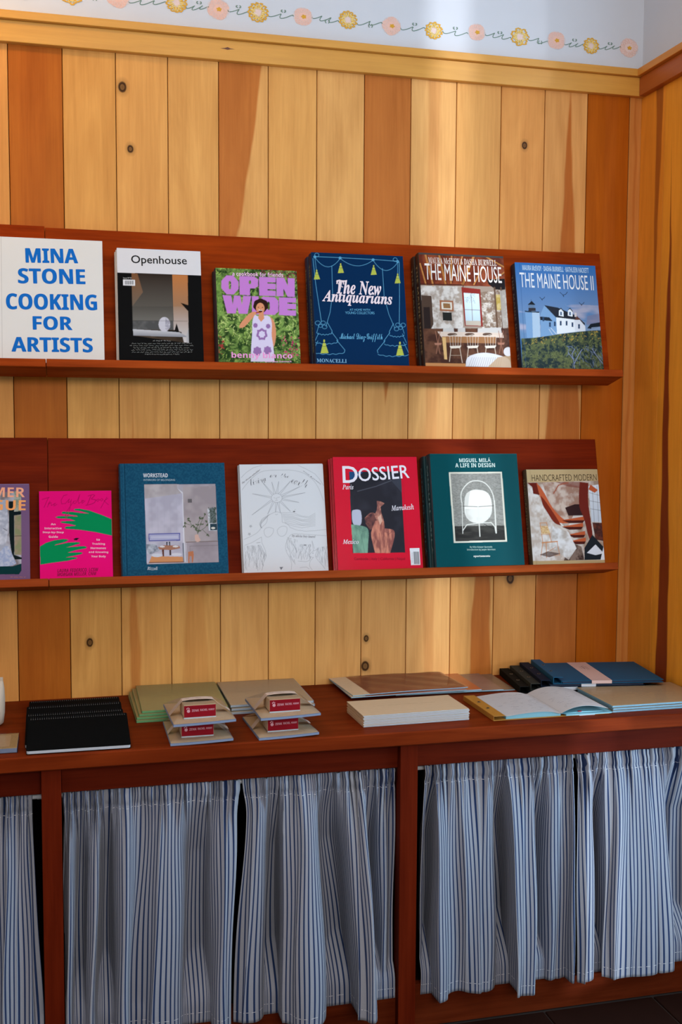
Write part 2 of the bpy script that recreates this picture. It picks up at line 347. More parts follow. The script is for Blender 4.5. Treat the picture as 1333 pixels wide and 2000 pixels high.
# ---------------------------------------------------------------- tilted display shelves
TH = math.radians(12.745); SN, CS = math.sin(TH), math.cos(TH)
OU = (-.0988, 1.5899); OL = (-.0988, 1.0634)     # (y, z) of the line where panel face meets ledge top
def onp(O, s, n): return (O[0]+s*SN-n*CS, O[1]+s*CS+n*SN)
def shelf(x0, x1, O, top, col, ledge_col, label, dz=0, dn=0):
    O = (O[0], O[1]+dz)
    t = thing('display_shelf', label, 'shelf', ((x0+x1)/2, 0, O[1]), group=None)
    q = [onp(O, -.0, -.0), onp(O, top, 0), onp(O, top, -.0178), onp(O, -.021, -.0178), onp(O, -.021, 0)]
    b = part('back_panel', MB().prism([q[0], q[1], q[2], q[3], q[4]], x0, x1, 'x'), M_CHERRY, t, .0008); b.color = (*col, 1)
    q = [onp(O, 0, .0004), onp(O, 0, .0733+dn), onp(O, -.0195, .0733+dn), onp(O, -.021, .0004)]
    l = part('ledge', MB().prism(q, x0-.0, x1+.0, 'x'), M_CHERRY, t, .0012); l.color = (*ledge_col, 1)
    for f in (.15, .5, .85):
        xx = x0+(x1-x0)*f; a = onp(O, 0.0, -.0180); c = onp(O, top-.03, -.0180)
        br = part('bracket', MB().prism([a, c, (-.0002, c[1]), (-.0002, a[1])], xx-.012, xx+.012, 'x'), M_CHERRYZ, t); br.color = (*col, 1)
    return t
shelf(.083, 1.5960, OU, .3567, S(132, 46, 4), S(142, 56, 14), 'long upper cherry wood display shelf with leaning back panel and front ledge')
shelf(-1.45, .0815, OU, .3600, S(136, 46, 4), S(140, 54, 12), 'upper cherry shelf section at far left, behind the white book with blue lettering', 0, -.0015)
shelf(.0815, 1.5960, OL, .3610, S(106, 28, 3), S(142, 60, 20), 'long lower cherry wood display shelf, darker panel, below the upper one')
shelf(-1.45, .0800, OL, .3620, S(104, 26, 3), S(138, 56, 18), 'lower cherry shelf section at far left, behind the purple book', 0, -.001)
# ---------------------------------------------------------------- counter
CT = .7419
ct = thing('display_counter', 'dark cherry wood counter along the planked wall, open bays curtained in blue ticking', 'counter', (.1, -.25, 0))
def cpart(nm, a, b, mat, col, bev=.001):
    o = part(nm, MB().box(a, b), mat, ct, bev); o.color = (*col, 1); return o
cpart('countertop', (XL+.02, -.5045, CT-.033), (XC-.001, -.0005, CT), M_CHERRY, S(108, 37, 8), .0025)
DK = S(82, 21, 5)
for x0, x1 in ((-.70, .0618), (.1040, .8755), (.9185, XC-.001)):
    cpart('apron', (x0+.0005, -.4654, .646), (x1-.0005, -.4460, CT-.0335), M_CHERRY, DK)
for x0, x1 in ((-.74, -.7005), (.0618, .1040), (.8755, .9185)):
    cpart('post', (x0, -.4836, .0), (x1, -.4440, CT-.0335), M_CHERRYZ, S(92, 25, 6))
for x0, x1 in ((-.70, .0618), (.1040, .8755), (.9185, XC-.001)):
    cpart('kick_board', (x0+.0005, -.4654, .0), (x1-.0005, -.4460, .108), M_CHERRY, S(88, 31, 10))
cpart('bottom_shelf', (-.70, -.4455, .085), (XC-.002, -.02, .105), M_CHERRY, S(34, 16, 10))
cpart('gap_shade_board', (XL+.02, -.019, .02), (XC-.002, -.004, CT-.0345), M_CHERRY, S(22, 10, 6))  # near-black board added so the curtain gaps read as deep shade
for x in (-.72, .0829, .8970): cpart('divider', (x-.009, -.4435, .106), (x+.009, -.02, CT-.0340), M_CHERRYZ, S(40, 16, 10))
# tension rods and gathered ticking curtains
M_ROD = plain('white_rod', S(205, 208, 214), .35, .02)
M_CLOTH = bpy.data.materials.new('blue_ticking_stripe')
def cloth_mat():
    nt, N, L, p = nodes(M_CLOTH)
    uv = N.new('ShaderNodeUVMap'); sx = N.new('ShaderNodeSeparateXYZ'); L.new(uv.outputs[0], sx.inputs[0])
    u = math_node(N, L, 'DIVIDE', sx.outputs[0], .0098)
    fr = math_node(N, L, 'FRACT', u)
    d = math_node(N, L, 'ABSOLUTE', math_node(N, L, 'SUBTRACT', fr, .5))
    st = math_node(N, L, 'DIVIDE', math_node(N, L, 'SUBTRACT', .19, d), .05, clamp=True)
    d2 = math_node(N, L, 'ABSOLUTE', math_node(N, L, 'SUBTRACT', d, .33))
    thin = math_node(N, L, 'MULTIPLY', math_node(N, L, 'DIVIDE', math_node(N, L, 'SUBTRACT', .035, d2), .02, clamp=True), .35)
    wv = N.new('ShaderNodeTexWave'); wv.wave_type = 'BANDS'; wv.bands_direction = 'DIAGONAL'; wv.inputs['Scale'].default_value = 420; wv.inputs['Distortion'].default_value = .4
    L.new(uv.outputs[0], wv.inputs['Vector'])
    nz = N.new('ShaderNodeTexNoise'); nz.inputs['Scale'].default_value = 900; L.new(uv.outputs[0], nz.inputs['Vector'])
    mx = N.new('ShaderNodeMix'); mx.data_type = 'RGBA'; L.new(st, mx.inputs['Factor'])
    mx.inputs['A'].default_value = (*S(150, 151, 160), 1); mx.inputs['B'].default_value = (*S(1, 36, 82), 1)
    ml = N.new('ShaderNodeVectorMath'); ml.operation = 'MULTIPLY'; L.new(mx.outputs['Result'], ml.inputs[0])
    mr = N.new('ShaderNodeMapRange'); mr.inputs['To Min'].default_value = .86; mr.inputs['To Max'].default_value = 1.1; L.new(nz.outputs[0], mr.inputs['Value'])
    L.new(mr.outputs[0], ml.inputs[1]); L.new(ml.outputs[0], p.inputs['Base Color'])
    p.inputs['Roughness'].default_value = .9; p.inputs['Sheen Weight'].default_value = .1
    b = N.new('ShaderNodeBump'); b.inputs['Strength'].default_value = .15; b.inputs['Distance'].default_value = .0004
    L.new(wv.outputs[0], b.inputs['Height']); L.new(b.outputs[0], p.inputs['Normal'])
cloth_mat()
M_THREAD = plain('white_stitching', S(214, 210, 214), .9, .02)
ZR = .632; ZH = .083
def curtain(keys, label, seed, bay, flare=(0, 0), zh=ZH, top_pleat=.0095):
    rc = random.Random(seed); K = np.array([(*k, 1.0 if k[2] <= 0 and 0 < i < len(keys)-1 else 0.0) for i, k in enumerate(keys)]); n = 34*len(K)
    # resample the fold profile smoothly: cosine ease in depth between ridge and valley keys
    ki = np.linspace(0, len(K)-1, n); i0 = np.minimum(ki.astype(int), len(K)-2); fr = ki-i0
    e = (1-np.cos(np.pi*fr))/2
    lerp = lambda c, w: K[i0, c]*(1-w)+K[i0+1, c]*w
    sw = np.sin(2*np.pi*fr)/(2*np.pi); xt, xb, dp = lerp(0, fr+.45*sw), lerp(1, fr+.8*sw), lerp(2, e)*1.15; vl = lerp(3, e)
    xs = K[:, 0]; span = xs.max()-xs.min()
    # gathered heading: many small pleats of irregular width
    ph = np.cumsum(.6+.8*np.abs(np.interp(np.linspace(0, 1, n), np.linspace(0, 1, 37), [rc.random() for _ in range(37)])))
    ph = ph/ph[-1]*2*np.pi*span/.0140
    am = np.interp(np.linspace(0, 1, n), np.linspace(0, 1, 23), [rc.uniform(.35, 1.15) for _ in range(23)])
    mph = np.cumsum(np.ones(n))/n*2*np.pi*span/.055+rc.random()*6
    m = 78; T = np.concatenate([np.linspace(-.022, .05, 16), np.linspace(.058, 1, m-16)])
    X = np.zeros((m, n)); Y = np.zeros((m, n)); Z = np.zeros((m, n))
    gr = np.linspace(0, 1, n)
    for j, t in enumerate(T):
        tt = max(t, 0)
        w = 1-math.exp(-tt*5.5); w2 = tt*tt*(3-2*tt)
        pl = top_pleat*math.exp(-((tt/.11)**1.3)) * (1.15 if t > .012 else .8+.35*(t+.022)/.034)
        mid = .0035*math.exp(-((tt-.12)/.22)**2)
        cinch = math.exp(-((tt-.048)/.012)**2)
        X[j] = xt*(1-w2)+xb*w2 + pl*.55*np.sin(ph*.5+1.3)*am + .0016*w*np.sin(mph*1.7+5*tt) + .0012*np.sin(9*tt+gr*31)*w
        X[j] += (flare[0]*(1-gr)**14 + flare[1]*gr**14)*math.exp(-(tt/.075)**2)
        Y[j] = -(.449 + .006*w) - dp*w*(.55+.45*w2) - pl*am*(.85+np.sin(ph)+.35*np.sin(ph*2.13+2)) - mid*np.sin(mph) + .050*vl*np.clip((tt-.05)/.25, 0, 1) - .0075*w*(.35+.65*am)*(np.sin(mph*.93+1.3*tt+2*gr)+.35*np.sin(2.1*mph+.8*tt+1)) - .0012*np.sin(gr*80+6*tt)*w + .0035*cinch
        Z[j] = ZR+.012*0 - (ZR-zh)*t + (.0016*np.sin(ph*.5)*am if t < 0 else 0)
    zz = np.clip((.27-Z)/.145, 0, 1); Y = np.minimum(Y, -.384-.085*zz*zz*(3-2*zz)); X = np.clip(X, bay[0]+.0018, bay[1]-.0018)
    # arc length of the half-height row gives the stripe coordinate
    r = int(m*.55); ds = np.hypot(np.diff(X[r]), np.diff(Y[r])); u = np.concatenate([[0], np.cumsum(ds)])
    V = np.stack([X, Y, Z], 2).reshape(-1, 3)
    ii = (np.arange(m-1)[:, None]*n+np.arange(n-1)[None, :]).ravel()
    F = np.stack([ii, ii+n, ii+n+1, ii+1], 1)
    me = bpy.data.meshes.new('curtain'); me.vertices.add(len(V)); me.vertices.foreach_set('co', V.ravel())
    me.loops.add(F.size); me.loops.foreach_set('vertex_index', F.ravel()); me.polygons.add(len(F))
    me.polygons.foreach_set('loop_start', np.arange(len(F))*4); me.update(calc_edges=True)
    uvl = me.uv_layers.new(name='UVMap'); vi = F.ravel(); UV = np.stack([u[vi % n], Z.ravel()[vi]], 1); uvl.data.foreach_set('uv', UV.ravel())
    me.polygons.foreach_set('use_smooth', [True]*len(F)); me.materials.append(M_CLOTH)
    x0 = float(X.min()); xm = float(X.mean())
    c = thing('curtain', label, 'curtain', (xm, -.46, zh), group=None)
    pt = part('gathered_cloth', me, None, c)
    sol = pt.modifiers.new('thickness', 'SOLIDIFY'); sol.thickness = .0008
    for tq, nm in ((.062, 'heading_stitch'), (.955, 'hem_stitch')):
        j = int(np.argmin(np.abs(T-tq))); pts = np.stack([X[j], Y[j]-.0016, Z[j]], 1)[::3]; s = MB()
        for k in range(0, len(pts)-1, 2):
            a, b = pts[k], pts[k+1]
            s.add([(a[0], a[1], a[2]-.0005), (b[0], b[1], b[2]-.0005), (b[0], b[1], b[2]+.0005), (a[0], a[1], a[2]+.0005)], [(0, 1, 2, 3)])
        part(nm, s, M_THREAD, c, kind='stuff')
    return c
KL = [(-.26,-.26,.03),(-.20,-.20,0.),(-.16,-.15,.035),(-.12,-.125,0),(-0.0905,-0.0971,.03),(-0.0575,-0.0626,0.0),(-0.0269,-0.0331,.02),(-0.0025,-0.0183,.035),(0.0218,0.0238,.02),(0.0422,0.0583,.012)]
KM1 = [(0.1051,0.1046,0.0),(0.1249,0.1126,.03),(0.147,0.1395,0.0),(0.1775,0.1577,.045),(0.1972,0.1924,-.01),(0.2351,0.2293,.05),(0.287,0.2561,.01),(0.343,0.3317,.035),(0.4161,0.4134,-.012),(0.446,0.4394,.05),(0.4909,0.4715,.045)]
KM2 = [(0.5145,0.4785,.03),(0.5438,0.5227,.035),(0.5938,0.5927,-.012),(0.6,0.5859,.06),(0.6527,0.639,.085),(0.71,0.765,-.008),(0.7624,0.7598,.085),(0.779,0.7964,.09),(0.8116,0.8276,0.0),(0.8428,0.8457,.012),(0.872,0.871,-.01)]
KR1 = [(0.9404,0.9347,0.0),(0.9673,0.9617,-.01),(0.9732,0.9657,.06),(1.0196,1.029,.012),(1.0537,1.067,.04),(1.1024,1.0984,.028),(1.1481,1.1788,-.012),(1.1591,1.1556,.075),(1.2112,1.1965,.07),(1.238,1.2368,0.0),(1.2736,1.2725,.018),(1.3113,1.3094,.022),(1.3285,1.3205,.045)]
KR2 = [(1.3389,1.3300,.05),(1.3708,1.3659,.045),(1.4129,1.4253,-.02),(1.4183,1.4049,.035),(1.4594,1.4348,.055),(1.5106,1.5158,.05),(1.5666,1.5833,.055),(1.6035,1.6261,0.0),(1.6417,1.6484,0.0),(1.6903,1.6944,.03),(1.720,1.720,.0)]
curtain(KL, 'striped blue curtain left of the left post, cut off by the frame', 1, (-.70, .0618))
curtain(KM1, 'striped curtain just right of the left post, dimmest of the middle bay', 2, (.1040, .8755), (0, .0105))
curtain(KM2, 'striped curtain between the dark slit and the central post', 3, (.1040, .8755), (-.0105, 0))
curtain(KR1, 'striped curtain just right of the central post with white rod end showing', 4, (.9185, 1.7254), (0, .0035))
curtain(KR2, 'striped curtain at far right of the counter, nearest the side wall', 5, (.9185, 1.7254), (-.0035, 0))
for x0, x1, lb in ((-.70, .0618, 'white tension rod holding the curtain left of the left post'),
                   (.1040, .8755, 'white tension rod across the middle bay between the two posts'),
                   (.9185, XC-.001, 'white tension rod of the right bay, its end bare beside the central post')):
    rd = thing('curtain_rod', lb, 'rod', ((x0+x1)/2, -.4372, ZR), group=None)
    part('rod', MB().tube([(x0+.0008, -.4372, ZR), (x1-.0008, -.4372, ZR)], .0052, 12), M_ROD, rd, smooth=True)
    part('end_cap', MB().tube([(x0+.0004, -.4372, ZR), (x0+.010, -.4372, ZR)], .0062, 12), M_ROD, rd)
    part('end_cap', MB().tube([(x1-.010, -.4372, ZR), (x1-.0004, -.4372, ZR)], .0062, 12), M_ROD, rd)
# sheer panel and lamp that shape the light (both out of frame)
M_SHEER = bpy.data.materials.new('sun_filter_voile')
def sheer_mat():
    nt, N, L, p = nodes(M_SHEER)
    tr = N.new('ShaderNodeBsdfTransparent'); tl = N.new('ShaderNodeBsdfTranslucent'); tl.inputs[0].default_value = (.85, .87, .9, 1)
    nz = N.new('ShaderNodeTexNoise'); nz.inputs['Scale'].default_value = 500
    mr = N.new('ShaderNodeMapRange'); mr.inputs['To Min'].default_value = .72; mr.inputs['To Max'].default_value = .86; L.new(nz.outputs[0], mr.inputs['Value'])
    ms = N.new('ShaderNodeMixShader'); L.new(mr.outputs[0], ms.inputs[0]); L.new(tr.outputs[0], ms.inputs[1]); L.new(tl.outputs[0], ms.inputs[2])
    L.new(ms.outputs[0], N['Material Output'].inputs[0])
sheer_mat()
sb = MB(); nn = 60
ys = np.linspace(Y1+.012, -1.292, nn); xs = XC+.126+.005*np.sin(np.arange(nn)*1.1)
sb.add([(x, y, z) for z in (.02, 2.80) for x, y in zip(xs, ys)], [(i, i+1, nn+i+1, nn+i) for i in range(nn-1)])
sv = link('sun_filter_panel', sb.mesh('sun_filter_panel', M_SHEER, smooth=True), label='sheer white voile panel hanging in the glazed opening of the right wall', category='curtain')
pl = thing('pendant_lamp', 'small glass globe lamp hanging near the wall above the frame at left', 'lamp', (-.42, -.42, 2.70))
M_BULB = bpy.data.materials.new('warm_globe'); nt_, N_, L_, p_ = nodes(M_BULB)
p_.inputs['Emission Color'].default_value = (1, .62, .28, 1); p_.inputs['Emission Strength'].default_value = 4; p_.inputs['Alpha'].default_value = .5
def sphere(c, r, n=16, k=10):
    b = MB(); v = []; f = []
    for i in range(k+1):
        a = math.pi*i/k
        for j in range(n): v.append((c[0]+r*math.sin(a)*math.cos(2*math.pi*j/n), c[1]+r*math.sin(a)*math.sin(2*math.pi*j/n), c[2]+r*math.cos(a)))
    for i in range(k):
        for j in range(n): f.append((i*n+j, (i+1)*n+j, (i+1)*n+(j+1) % n, i*n+(j+1) % n))
    return b.add(v, f)
gl = part('globe', sphere((-.42, -.42, 2.70), .06), M_BULB, pl, smooth=True)
part('cord', MB().tube([(-.42, -.42, 2.76), (-.42, -.42, ZC-.002)], .004, 8), plain('black_cord', (.02, .02, .02), .6), pl)
# ---------------------------------------------------------------- printed covers
def fbm(X, Y, sc, seed, octv=3):
    r = np.random.RandomState(seed); out = np.zeros_like(X); amp = .5; tot = 0
    for o in range(octv):
        g = r.rand(64, 64); x = (X/sc) % 63; y = (Y/sc) % 63
        i = x.astype(int); j = y.astype(int); fx = x-i; fy = y-j; fx = fx*fx*(3-2*fx); fy = fy*fy*(3-2*fy)
        i2 = (i+1) % 64; j2 = (j+1) % 64
        out += amp*(g[j, i]*(1-fx)*(1-fy)+g[j, i2]*fx*(1-fy)+g[j2, i]*(1-fx)*fy+g[j2, i2]*fx*fy); tot += amp; amp *= .6; sc /= 2.1
    return out/tot
class Art:
    """flat print computed on a grid (millimetres, origin bottom left); q = the cover's corners
    (top left, top right, bottom right, bottom left) in the units the layout was measured in"""
    def __init__(s, w, h, q, bg, hid=6, step=1.08):
        s.w, s.h, s.q, s.hid = w, h, q, hid; s.nx = int(w/step)+1; s.ny = int(h/step)+1
        dx, dz = w/(s.nx-1), h/(s.ny-1); ox = np.array([-.25, .25])
        xs = (np.arange(s.nx)[:, None]*dx+ox*dx).ravel(); ys = (np.arange(s.ny)[:, None]*dz+ox*dz).ravel()
        s.X, s.Y = np.meshgrid(xs, ys); s.img = np.ones(s.X.shape+(3,))*np.array(S(*bg))
    def m(s, x, y):
        # inverse of the bilinear corner map
        (ax, ay), (bx, by), (cx, cy), (dx, dy) = s.q; u = v = .5
        for _ in range(5):
            p = (ax*(1-u)+bx*u)*(1-v)+(dx*(1-u)+cx*u)*v; r = (ay*(1-u)+by*u)*(1-v)+(dy*(1-u)+cy*u)*v
            ux, uy = (bx-ax)*(1-v)+(cx-dx)*v, (by-ay)*(1-v)+(cy-dy)*v; vx, vy = (dx-ax)*(1-u)+(cx-bx)*u, (dy-ay)*(1-u)+(cy-by)*u
            ex, ey = x-p, y-r; det = ux*vy-uy*vx
            u += (ex*vy-ey*vx)/det; v += (ux*ey-uy*ex)/det
        return (u*s.w, s.hid+(1-v)*(s.h-s.hid))
    def M(s, pts): return [s.m(*p) for p in pts]
    def soft(s, pts, closed=True):
        # corner cutting, so drawn outlines read as curves
        # (sharp corners stay)
        if len(pts) < 7 or len(pts) > 26: return pts
        for _ in range(2):
            o = []; n = len(pts)
            for i in range(n):
                p, c, q = pts[i-1], pts[i], pts[(i+1) % n]
                if not closed and i in (0, n-1): o.append(c); continue
                t = abs((math.atan2(q[1]-c[1], q[0]-c[0])-math.atan2(c[1]-p[1], c[0]-p[0])+math.pi) % (2*math.pi)-math.pi)
                if t > 1.15: o.append(c)
                else: o += [(c[0]*.75+p[0]*.25, c[1]*.75+p[1]*.25), (c[0]*.75+q[0]*.25, c[1]*.75+q[1]*.25)]
            pts = o
        return pts
    def put(s, k, c, a=1.0, sl=None):
        k = (k*a)[..., None]; c = np.array(S(*c)) if isinstance(c, tuple) else c
        if sl is None: s.img = s.img*(1-k)+c*k
        else: s.img[sl] = s.img[sl]*(1-k)+c*k
    def bb(s, P, pad=2):
        P = np.array(P); x0, y0 = P.min(0)-pad; x1, y1 = P.max(0)+pad
        i = slice(int(np.searchsorted(s.X[0], x0)), int(np.searchsorted(s.X[0], x1))+1)
        j = slice(int(np.searchsorted(s.Y[:, 0], y0)), int(np.searchsorted(s.Y[:, 0], y1))+1)
        return j, i
    def pmask(s, P):
        sl = s.bb(P); X, Y = s.X[sl], s.Y[sl]; ins = np.zeros(X.shape, bool); n = len(P)
        for k in range(n):
            (x1, y1), (x2, y2) = P[k], P[(k+1) % n]
            if y1 == y2: continue
            c = ((y1 > Y) != (y2 > Y)) & (X < (x2-x1)*(Y-y1)/(y2-y1)+x1); ins ^= c
        return ins.astype(float), sl
    def poly(s, pts, c, a=1.0):
        k, sl = s.pmask(s.M(s.soft(pts))); s.put(k, c, a, sl)
    def tex(s, pts, c1, c2, sc=8, seed=1, lo=.35, hi=.65, stretch=(1, 1), a=1.0, octv=3):
        """polygon filled with two colours mixed by noise"""
        k, sl = s.pmask(s.M(s.soft(pts))); n = fbm(s.X[sl]*stretch[0], s.Y[sl]*stretch[1], sc, seed, octv)
        n = np.clip((n-lo)/(hi-lo), 0, 1)[..., None]; c = np.array(S(*c1))*(1-n)+np.array(S(*c2))*n; s.put(k, c, a, sl)
    def grad(s, pts, c1, c2, a=1.0):
        """vertical blend, c1 at the top"""
        P = s.M(pts); k, sl = s.pmask(P); y = [p[1] for p in P]; t = np.clip((max(y)-s.Y[sl])/(max(y)-min(y)), 0, 1)[..., None]
        s.put(k, np.array(S(*c1))*(1-t)+np.array(S(*c2))*t, a, sl)
    def ell(s, x, y, rx, ry, c, a=1.0, rot=0):
        t = [2*math.pi*i/28 for i in range(28)]; cr, sr = math.cos(rot), math.sin(rot)
        s.poly([(x+rx*math.cos(q)*cr-ry*math.sin(q)*sr, y+rx*math.cos(q)*sr+ry*math.sin(q)*cr) for q in t], c, a)
    def line(s, pts, w, c, a=1.0, raw=False):
        P = pts if raw else s.M(s.soft(pts, False) if len(pts) < 14 else pts); sl = s.bb(P, 3+w); X, Y = s.X[sl], s.Y[sl]; d = np.full(X.shape, 1e9)
        for (x1, y1), (x2, y2) in zip(P[:-1], P[1:]):
            L2 = (x2-x1)**2+(y2-y1)**2+1e-9; t = np.clip(((X-x1)*(x2-x1)+(Y-y1)*(y2-y1))/L2, 0, 1)
            d = np.minimum(d, np.hypot(X-x1-t*(x2-x1), Y-y1-t*(y2-y1)))
        s.put(np.clip((w/2+.3-d)/.6, 0, 1), c, a, sl)
    def fat(s, ch, x0, y0, x1, y1, c, slope=.035):
        # one very heavy block capital: pieces added, slits cut out again
        rr = lambda a, b, c_, d, r=.16: [(a+r, b), (c_-r, b), (c_, b+r), (c_, d-r), (c_-r, d), (a+r, d), (a, d-r), (a, b+r)]
        G = dict(O=([rr(0, 0, 1, 1, .3)], [rr(.43, .27, .56, .74, .06)]), P=([[(0, 0), (.8, 0), (1, .14), (1, .5), (.82, .63), (.56, .63), (.56, 1), (0, 1)]], [rr(.5, .2, .62, .42, .05)]),
                 E=([rr(0, 0, 1, 1, .02)], [[(.5, .27), (1.1, .27), (1.1, .34), (.5, .34)], [(.5, .64), (1.1, .64), (1.1, .71), (.5, .71)]]), I=([rr(0, 0, 1, 1, .02)], []),
                 N=([[(0, 0), (.42, 0), (.62, .42), (.62, 0), (1, 0), (1, 1), (.6, 1), (.38, .56), (.38, 1), (0, 1)]], []), D=([rr(0, 0, 1, 1, .2)], [rr(.42, .26, .55, .74, .06)]),
                 W=([[(0, 0), (.3, 0), (.35, .5), (.4, 0), (.62, 0), (.67, .5), (.72, 0), (1, 0), (.86, 1), (.56, 1), (.5, .62), (.45, 1), (.15, 1)]], []))[ch]
        f = lambda P: s.M([(x0+(x1-x0)*u, y0+(y1-y0)*v+slope*(x0+(x1-x0)*u-112)) for u, v in P]); tot = np.zeros(s.X.shape)
        for P in G[0]: k, sl = s.pmask(f(P)); tot[sl] = np.maximum(tot[sl], k)
        for P in G[1]: k, sl = s.pmask(f(P)); tot[sl] = tot[sl]*(1-k)
        s.put(tot, c)
    def scribble(s, pts, c, n, w, L, seed, a=1.0, spread=.6, ang=None):
        """many short strokes or leaves inside a polygon"""
        P = s.M(pts); A = np.array(P); x0, y0 = A.min(0); x1, y1 = A.max(0); r = random.Random(seed)
        k, sl = s.pmask(P); keep = s.img.copy()
        for _ in range(n):
            x, y = r.uniform(x0, x1), r.uniform(y0, y1); t = r.uniform(0, 2*math.pi) if ang is None else ang+r.gauss(0, spread)
            l = L*r.uniform(.5, 1.4); s.line([(x, y), (x+l*math.cos(t), y+l*math.sin(t))], w*r.uniform(.6, 1.4), c, a, raw=True)
        full = np.zeros(s.X.shape); full[sl] = k; s.img = keep*(1-full[..., None])+s.img*full[..., None]
    def mesh(s, name, mat):
        ny, nx = s.ny, s.nx; c = s.img.reshape(ny, 2, nx, 2, 3).mean((1, 3))
        gx, gy = np.meshgrid(np.linspace(0, s.w/1000, nx), np.linspace(0, s.h/1000, ny))
        V = np.stack([gx, np.zeros_like(gx), gy], 2).reshape(-1, 3)
        ii = (np.arange(ny-1)[:, None]*nx+np.arange(nx-1)[None, :]).ravel(); F = np.stack([ii, ii+1, ii+nx+1, ii+nx], 1)
        me = bpy.data.meshes.new(name); me.vertices.add(len(V)); me.vertices.foreach_set('co', V.ravel())
        me.loops.add(F.size); me.loops.foreach_set('vertex_index', F.ravel()); me.polygons.add(len(F))
        me.polygons.foreach_set('loop_start', np.arange(len(F))*4); me.update(calc_edges=True)
        at = me.color_attributes.new('print', 'FLOAT_COLOR', 'POINT'); q = np.ones((len(V), 4)); q[:, :3] = c.reshape(-1, 3)
        at.data.foreach_set('color', q.ravel()); me.materials.append(mat); return me
def print_mat(name, rough, coat=0):
    m = bpy.data.materials.new(name); nt, N, L, p = nodes(m); a = N.new('ShaderNodeAttribute'); a.attribute_name = 'print'
    L.new(a.outputs['Color'], p.inputs['Base Color']); p.inputs['Roughness'].default_value = rough
    p.inputs['Specular IOR Level'].default_value = .03; p.inputs['Coat Weight'].default_value = coat; p.inputs['Coat Roughness'].default_value = .12
    return m
M_PRINT = print_mat('matt_print', .55); M_GLOSS = print_mat('gloss_print', .4, .05); M_GLOSSY = print_mat('high_gloss_print', .3, .2)
_inks = {}
def ink(c):
    if c not in _inks: _inks[c] = plain('ink', S(*c), .6, .02, 200, spec=.1)
    return _inks[c]
def sty(s, k):
    """plain letters to bold, serif or script forms of the built-in typeface"""
    if not k: return s
    up, lo = dict(b=(0x1D5D4, 0x1D5EE), sb=(0x1D400, 0x1D41A), si=(0x1D434, 0x1D44E), sbi=(0x1D468, 0x1D482), sc=(0x1D4D0, 0x1D4EA), bi=(0x1D63C, 0x1D656))[k]
    o = ''
    for ch in s:
        if k == 'si' and ch == 'h': o += '\u210e'
        elif 'A' <= ch <= 'Z': o += chr(up+ord(ch)-65)
        elif 'a' <= ch <= 'z': o += chr(lo+ord(ch)-97)
        else: o += ch
    return o
TEXTS = []   # every line of lettering is set in one go at the end: (text, offset, builder)
def later(txt, k, off, build): TEXTS.append((sty(txt, k), off, build))
def flush_text():
    for off in sorted(set(t[1] for t in TEXTS)):
        grp = [t for t in TEXTS if t[1] == off]; SP = 3.0
        c = bpy.data.curves.new('t', 'FONT'); c.body = '\n'.join(t[0] for t in grp); c.size = 1; c.offset = off; c.space_line = SP; c.resolution_u = 3
        o = bpy.data.objects.new('t', c); me = bpy.data.meshes.new_from_object(o)
        V = np.array([v.co[:2] for v in me.vertices]); row = np.floor((1.6-V[:, 1])/SP).astype(int)
        faces = {}
        for p in me.polygons:
            q = tuple(p.vertices); faces.setdefault(int(row[q[0]]), []).append(q)
        bpy.data.objects.remove(o); bpy.data.curves.remove(c); bpy.data.meshes.remove(me)
        for i, t in enumerate(grp):
            idx = np.where(row == i)[0]
            if len(idx) == 0: continue
            mp = {int(j): n for n, j in enumerate(idx)}; lo, hi = V[idx].min(0), V[idx].max(0)
            t[2](((V[idx]-lo)/np.maximum(hi-lo, 1e-6)), [tuple(mp[x] for x in f if x in mp) for f in faces.get(i, [])])
class Lettering:
    """text fitted into measured boxes on a cover, gathered per colour"""
    def __init__(s, art): s.art = art; s.items = []
    def t(s, txt, box, c, k=None, off=0.0, shear=0.0, slope=0.0):
        """box = (left, top, right, bottom) of the inked letters, at the text's centre line"""
        a = s.art; mb = MB(); s.items.append((c, mb))
        def build(U, F):
            xl, yt, xr, yb = box; ym, xm = (yt+yb)/2, (xl+xr)/2
            pl, pr = np.array(a.m(xl, ym-(xr-xl)*slope/2)), np.array(a.m(xr, ym+(xr-xl)*slope/2))
            hh = a.m(xm, yt)[1]-a.m(xm, yb)[1]; W = pr-pl; N = np.array([-W[1], W[0]])/np.hypot(*W)
            P = pl+U[:, :1]*W+(U[:, 1:]-.5)*hh*N; mb.add([(x/1000, 0, y/1000) for x, y in P], F)
        later(txt, k, off, build)
    def squig(s, box, c, n, seed, amp=.5, w=.5):
        """an illegible line of tiny print"""
        r = random.Random(seed); a = s.art; xl, yt, xr, yb = box; b = MB(); s.items.append((c, b)); x = xl; ym = (yt+yb)/2; h = (yb-yt)
        while x < xr:
            l = (xr-xl)/n*r.uniform(.5, 1.5); x2 = min(x+l, xr)
            pts = [a.m(x+(x2-x)*i/8, ym+h*amp*r.uniform(-.5, .5)) for i in range(9)]
            b.ribbon([(p[0]/1000, p[1]/1000) for p in pts], w/1000, 0); x = x2+(xr-xl)/n*.35
LETTERED = []
M_PAPER = plain('page_edges', S(214, 204, 188), .8, .08, 300); M_PAPERW = plain('white_page_edges', S(205, 203, 200), .8, .05, 300)
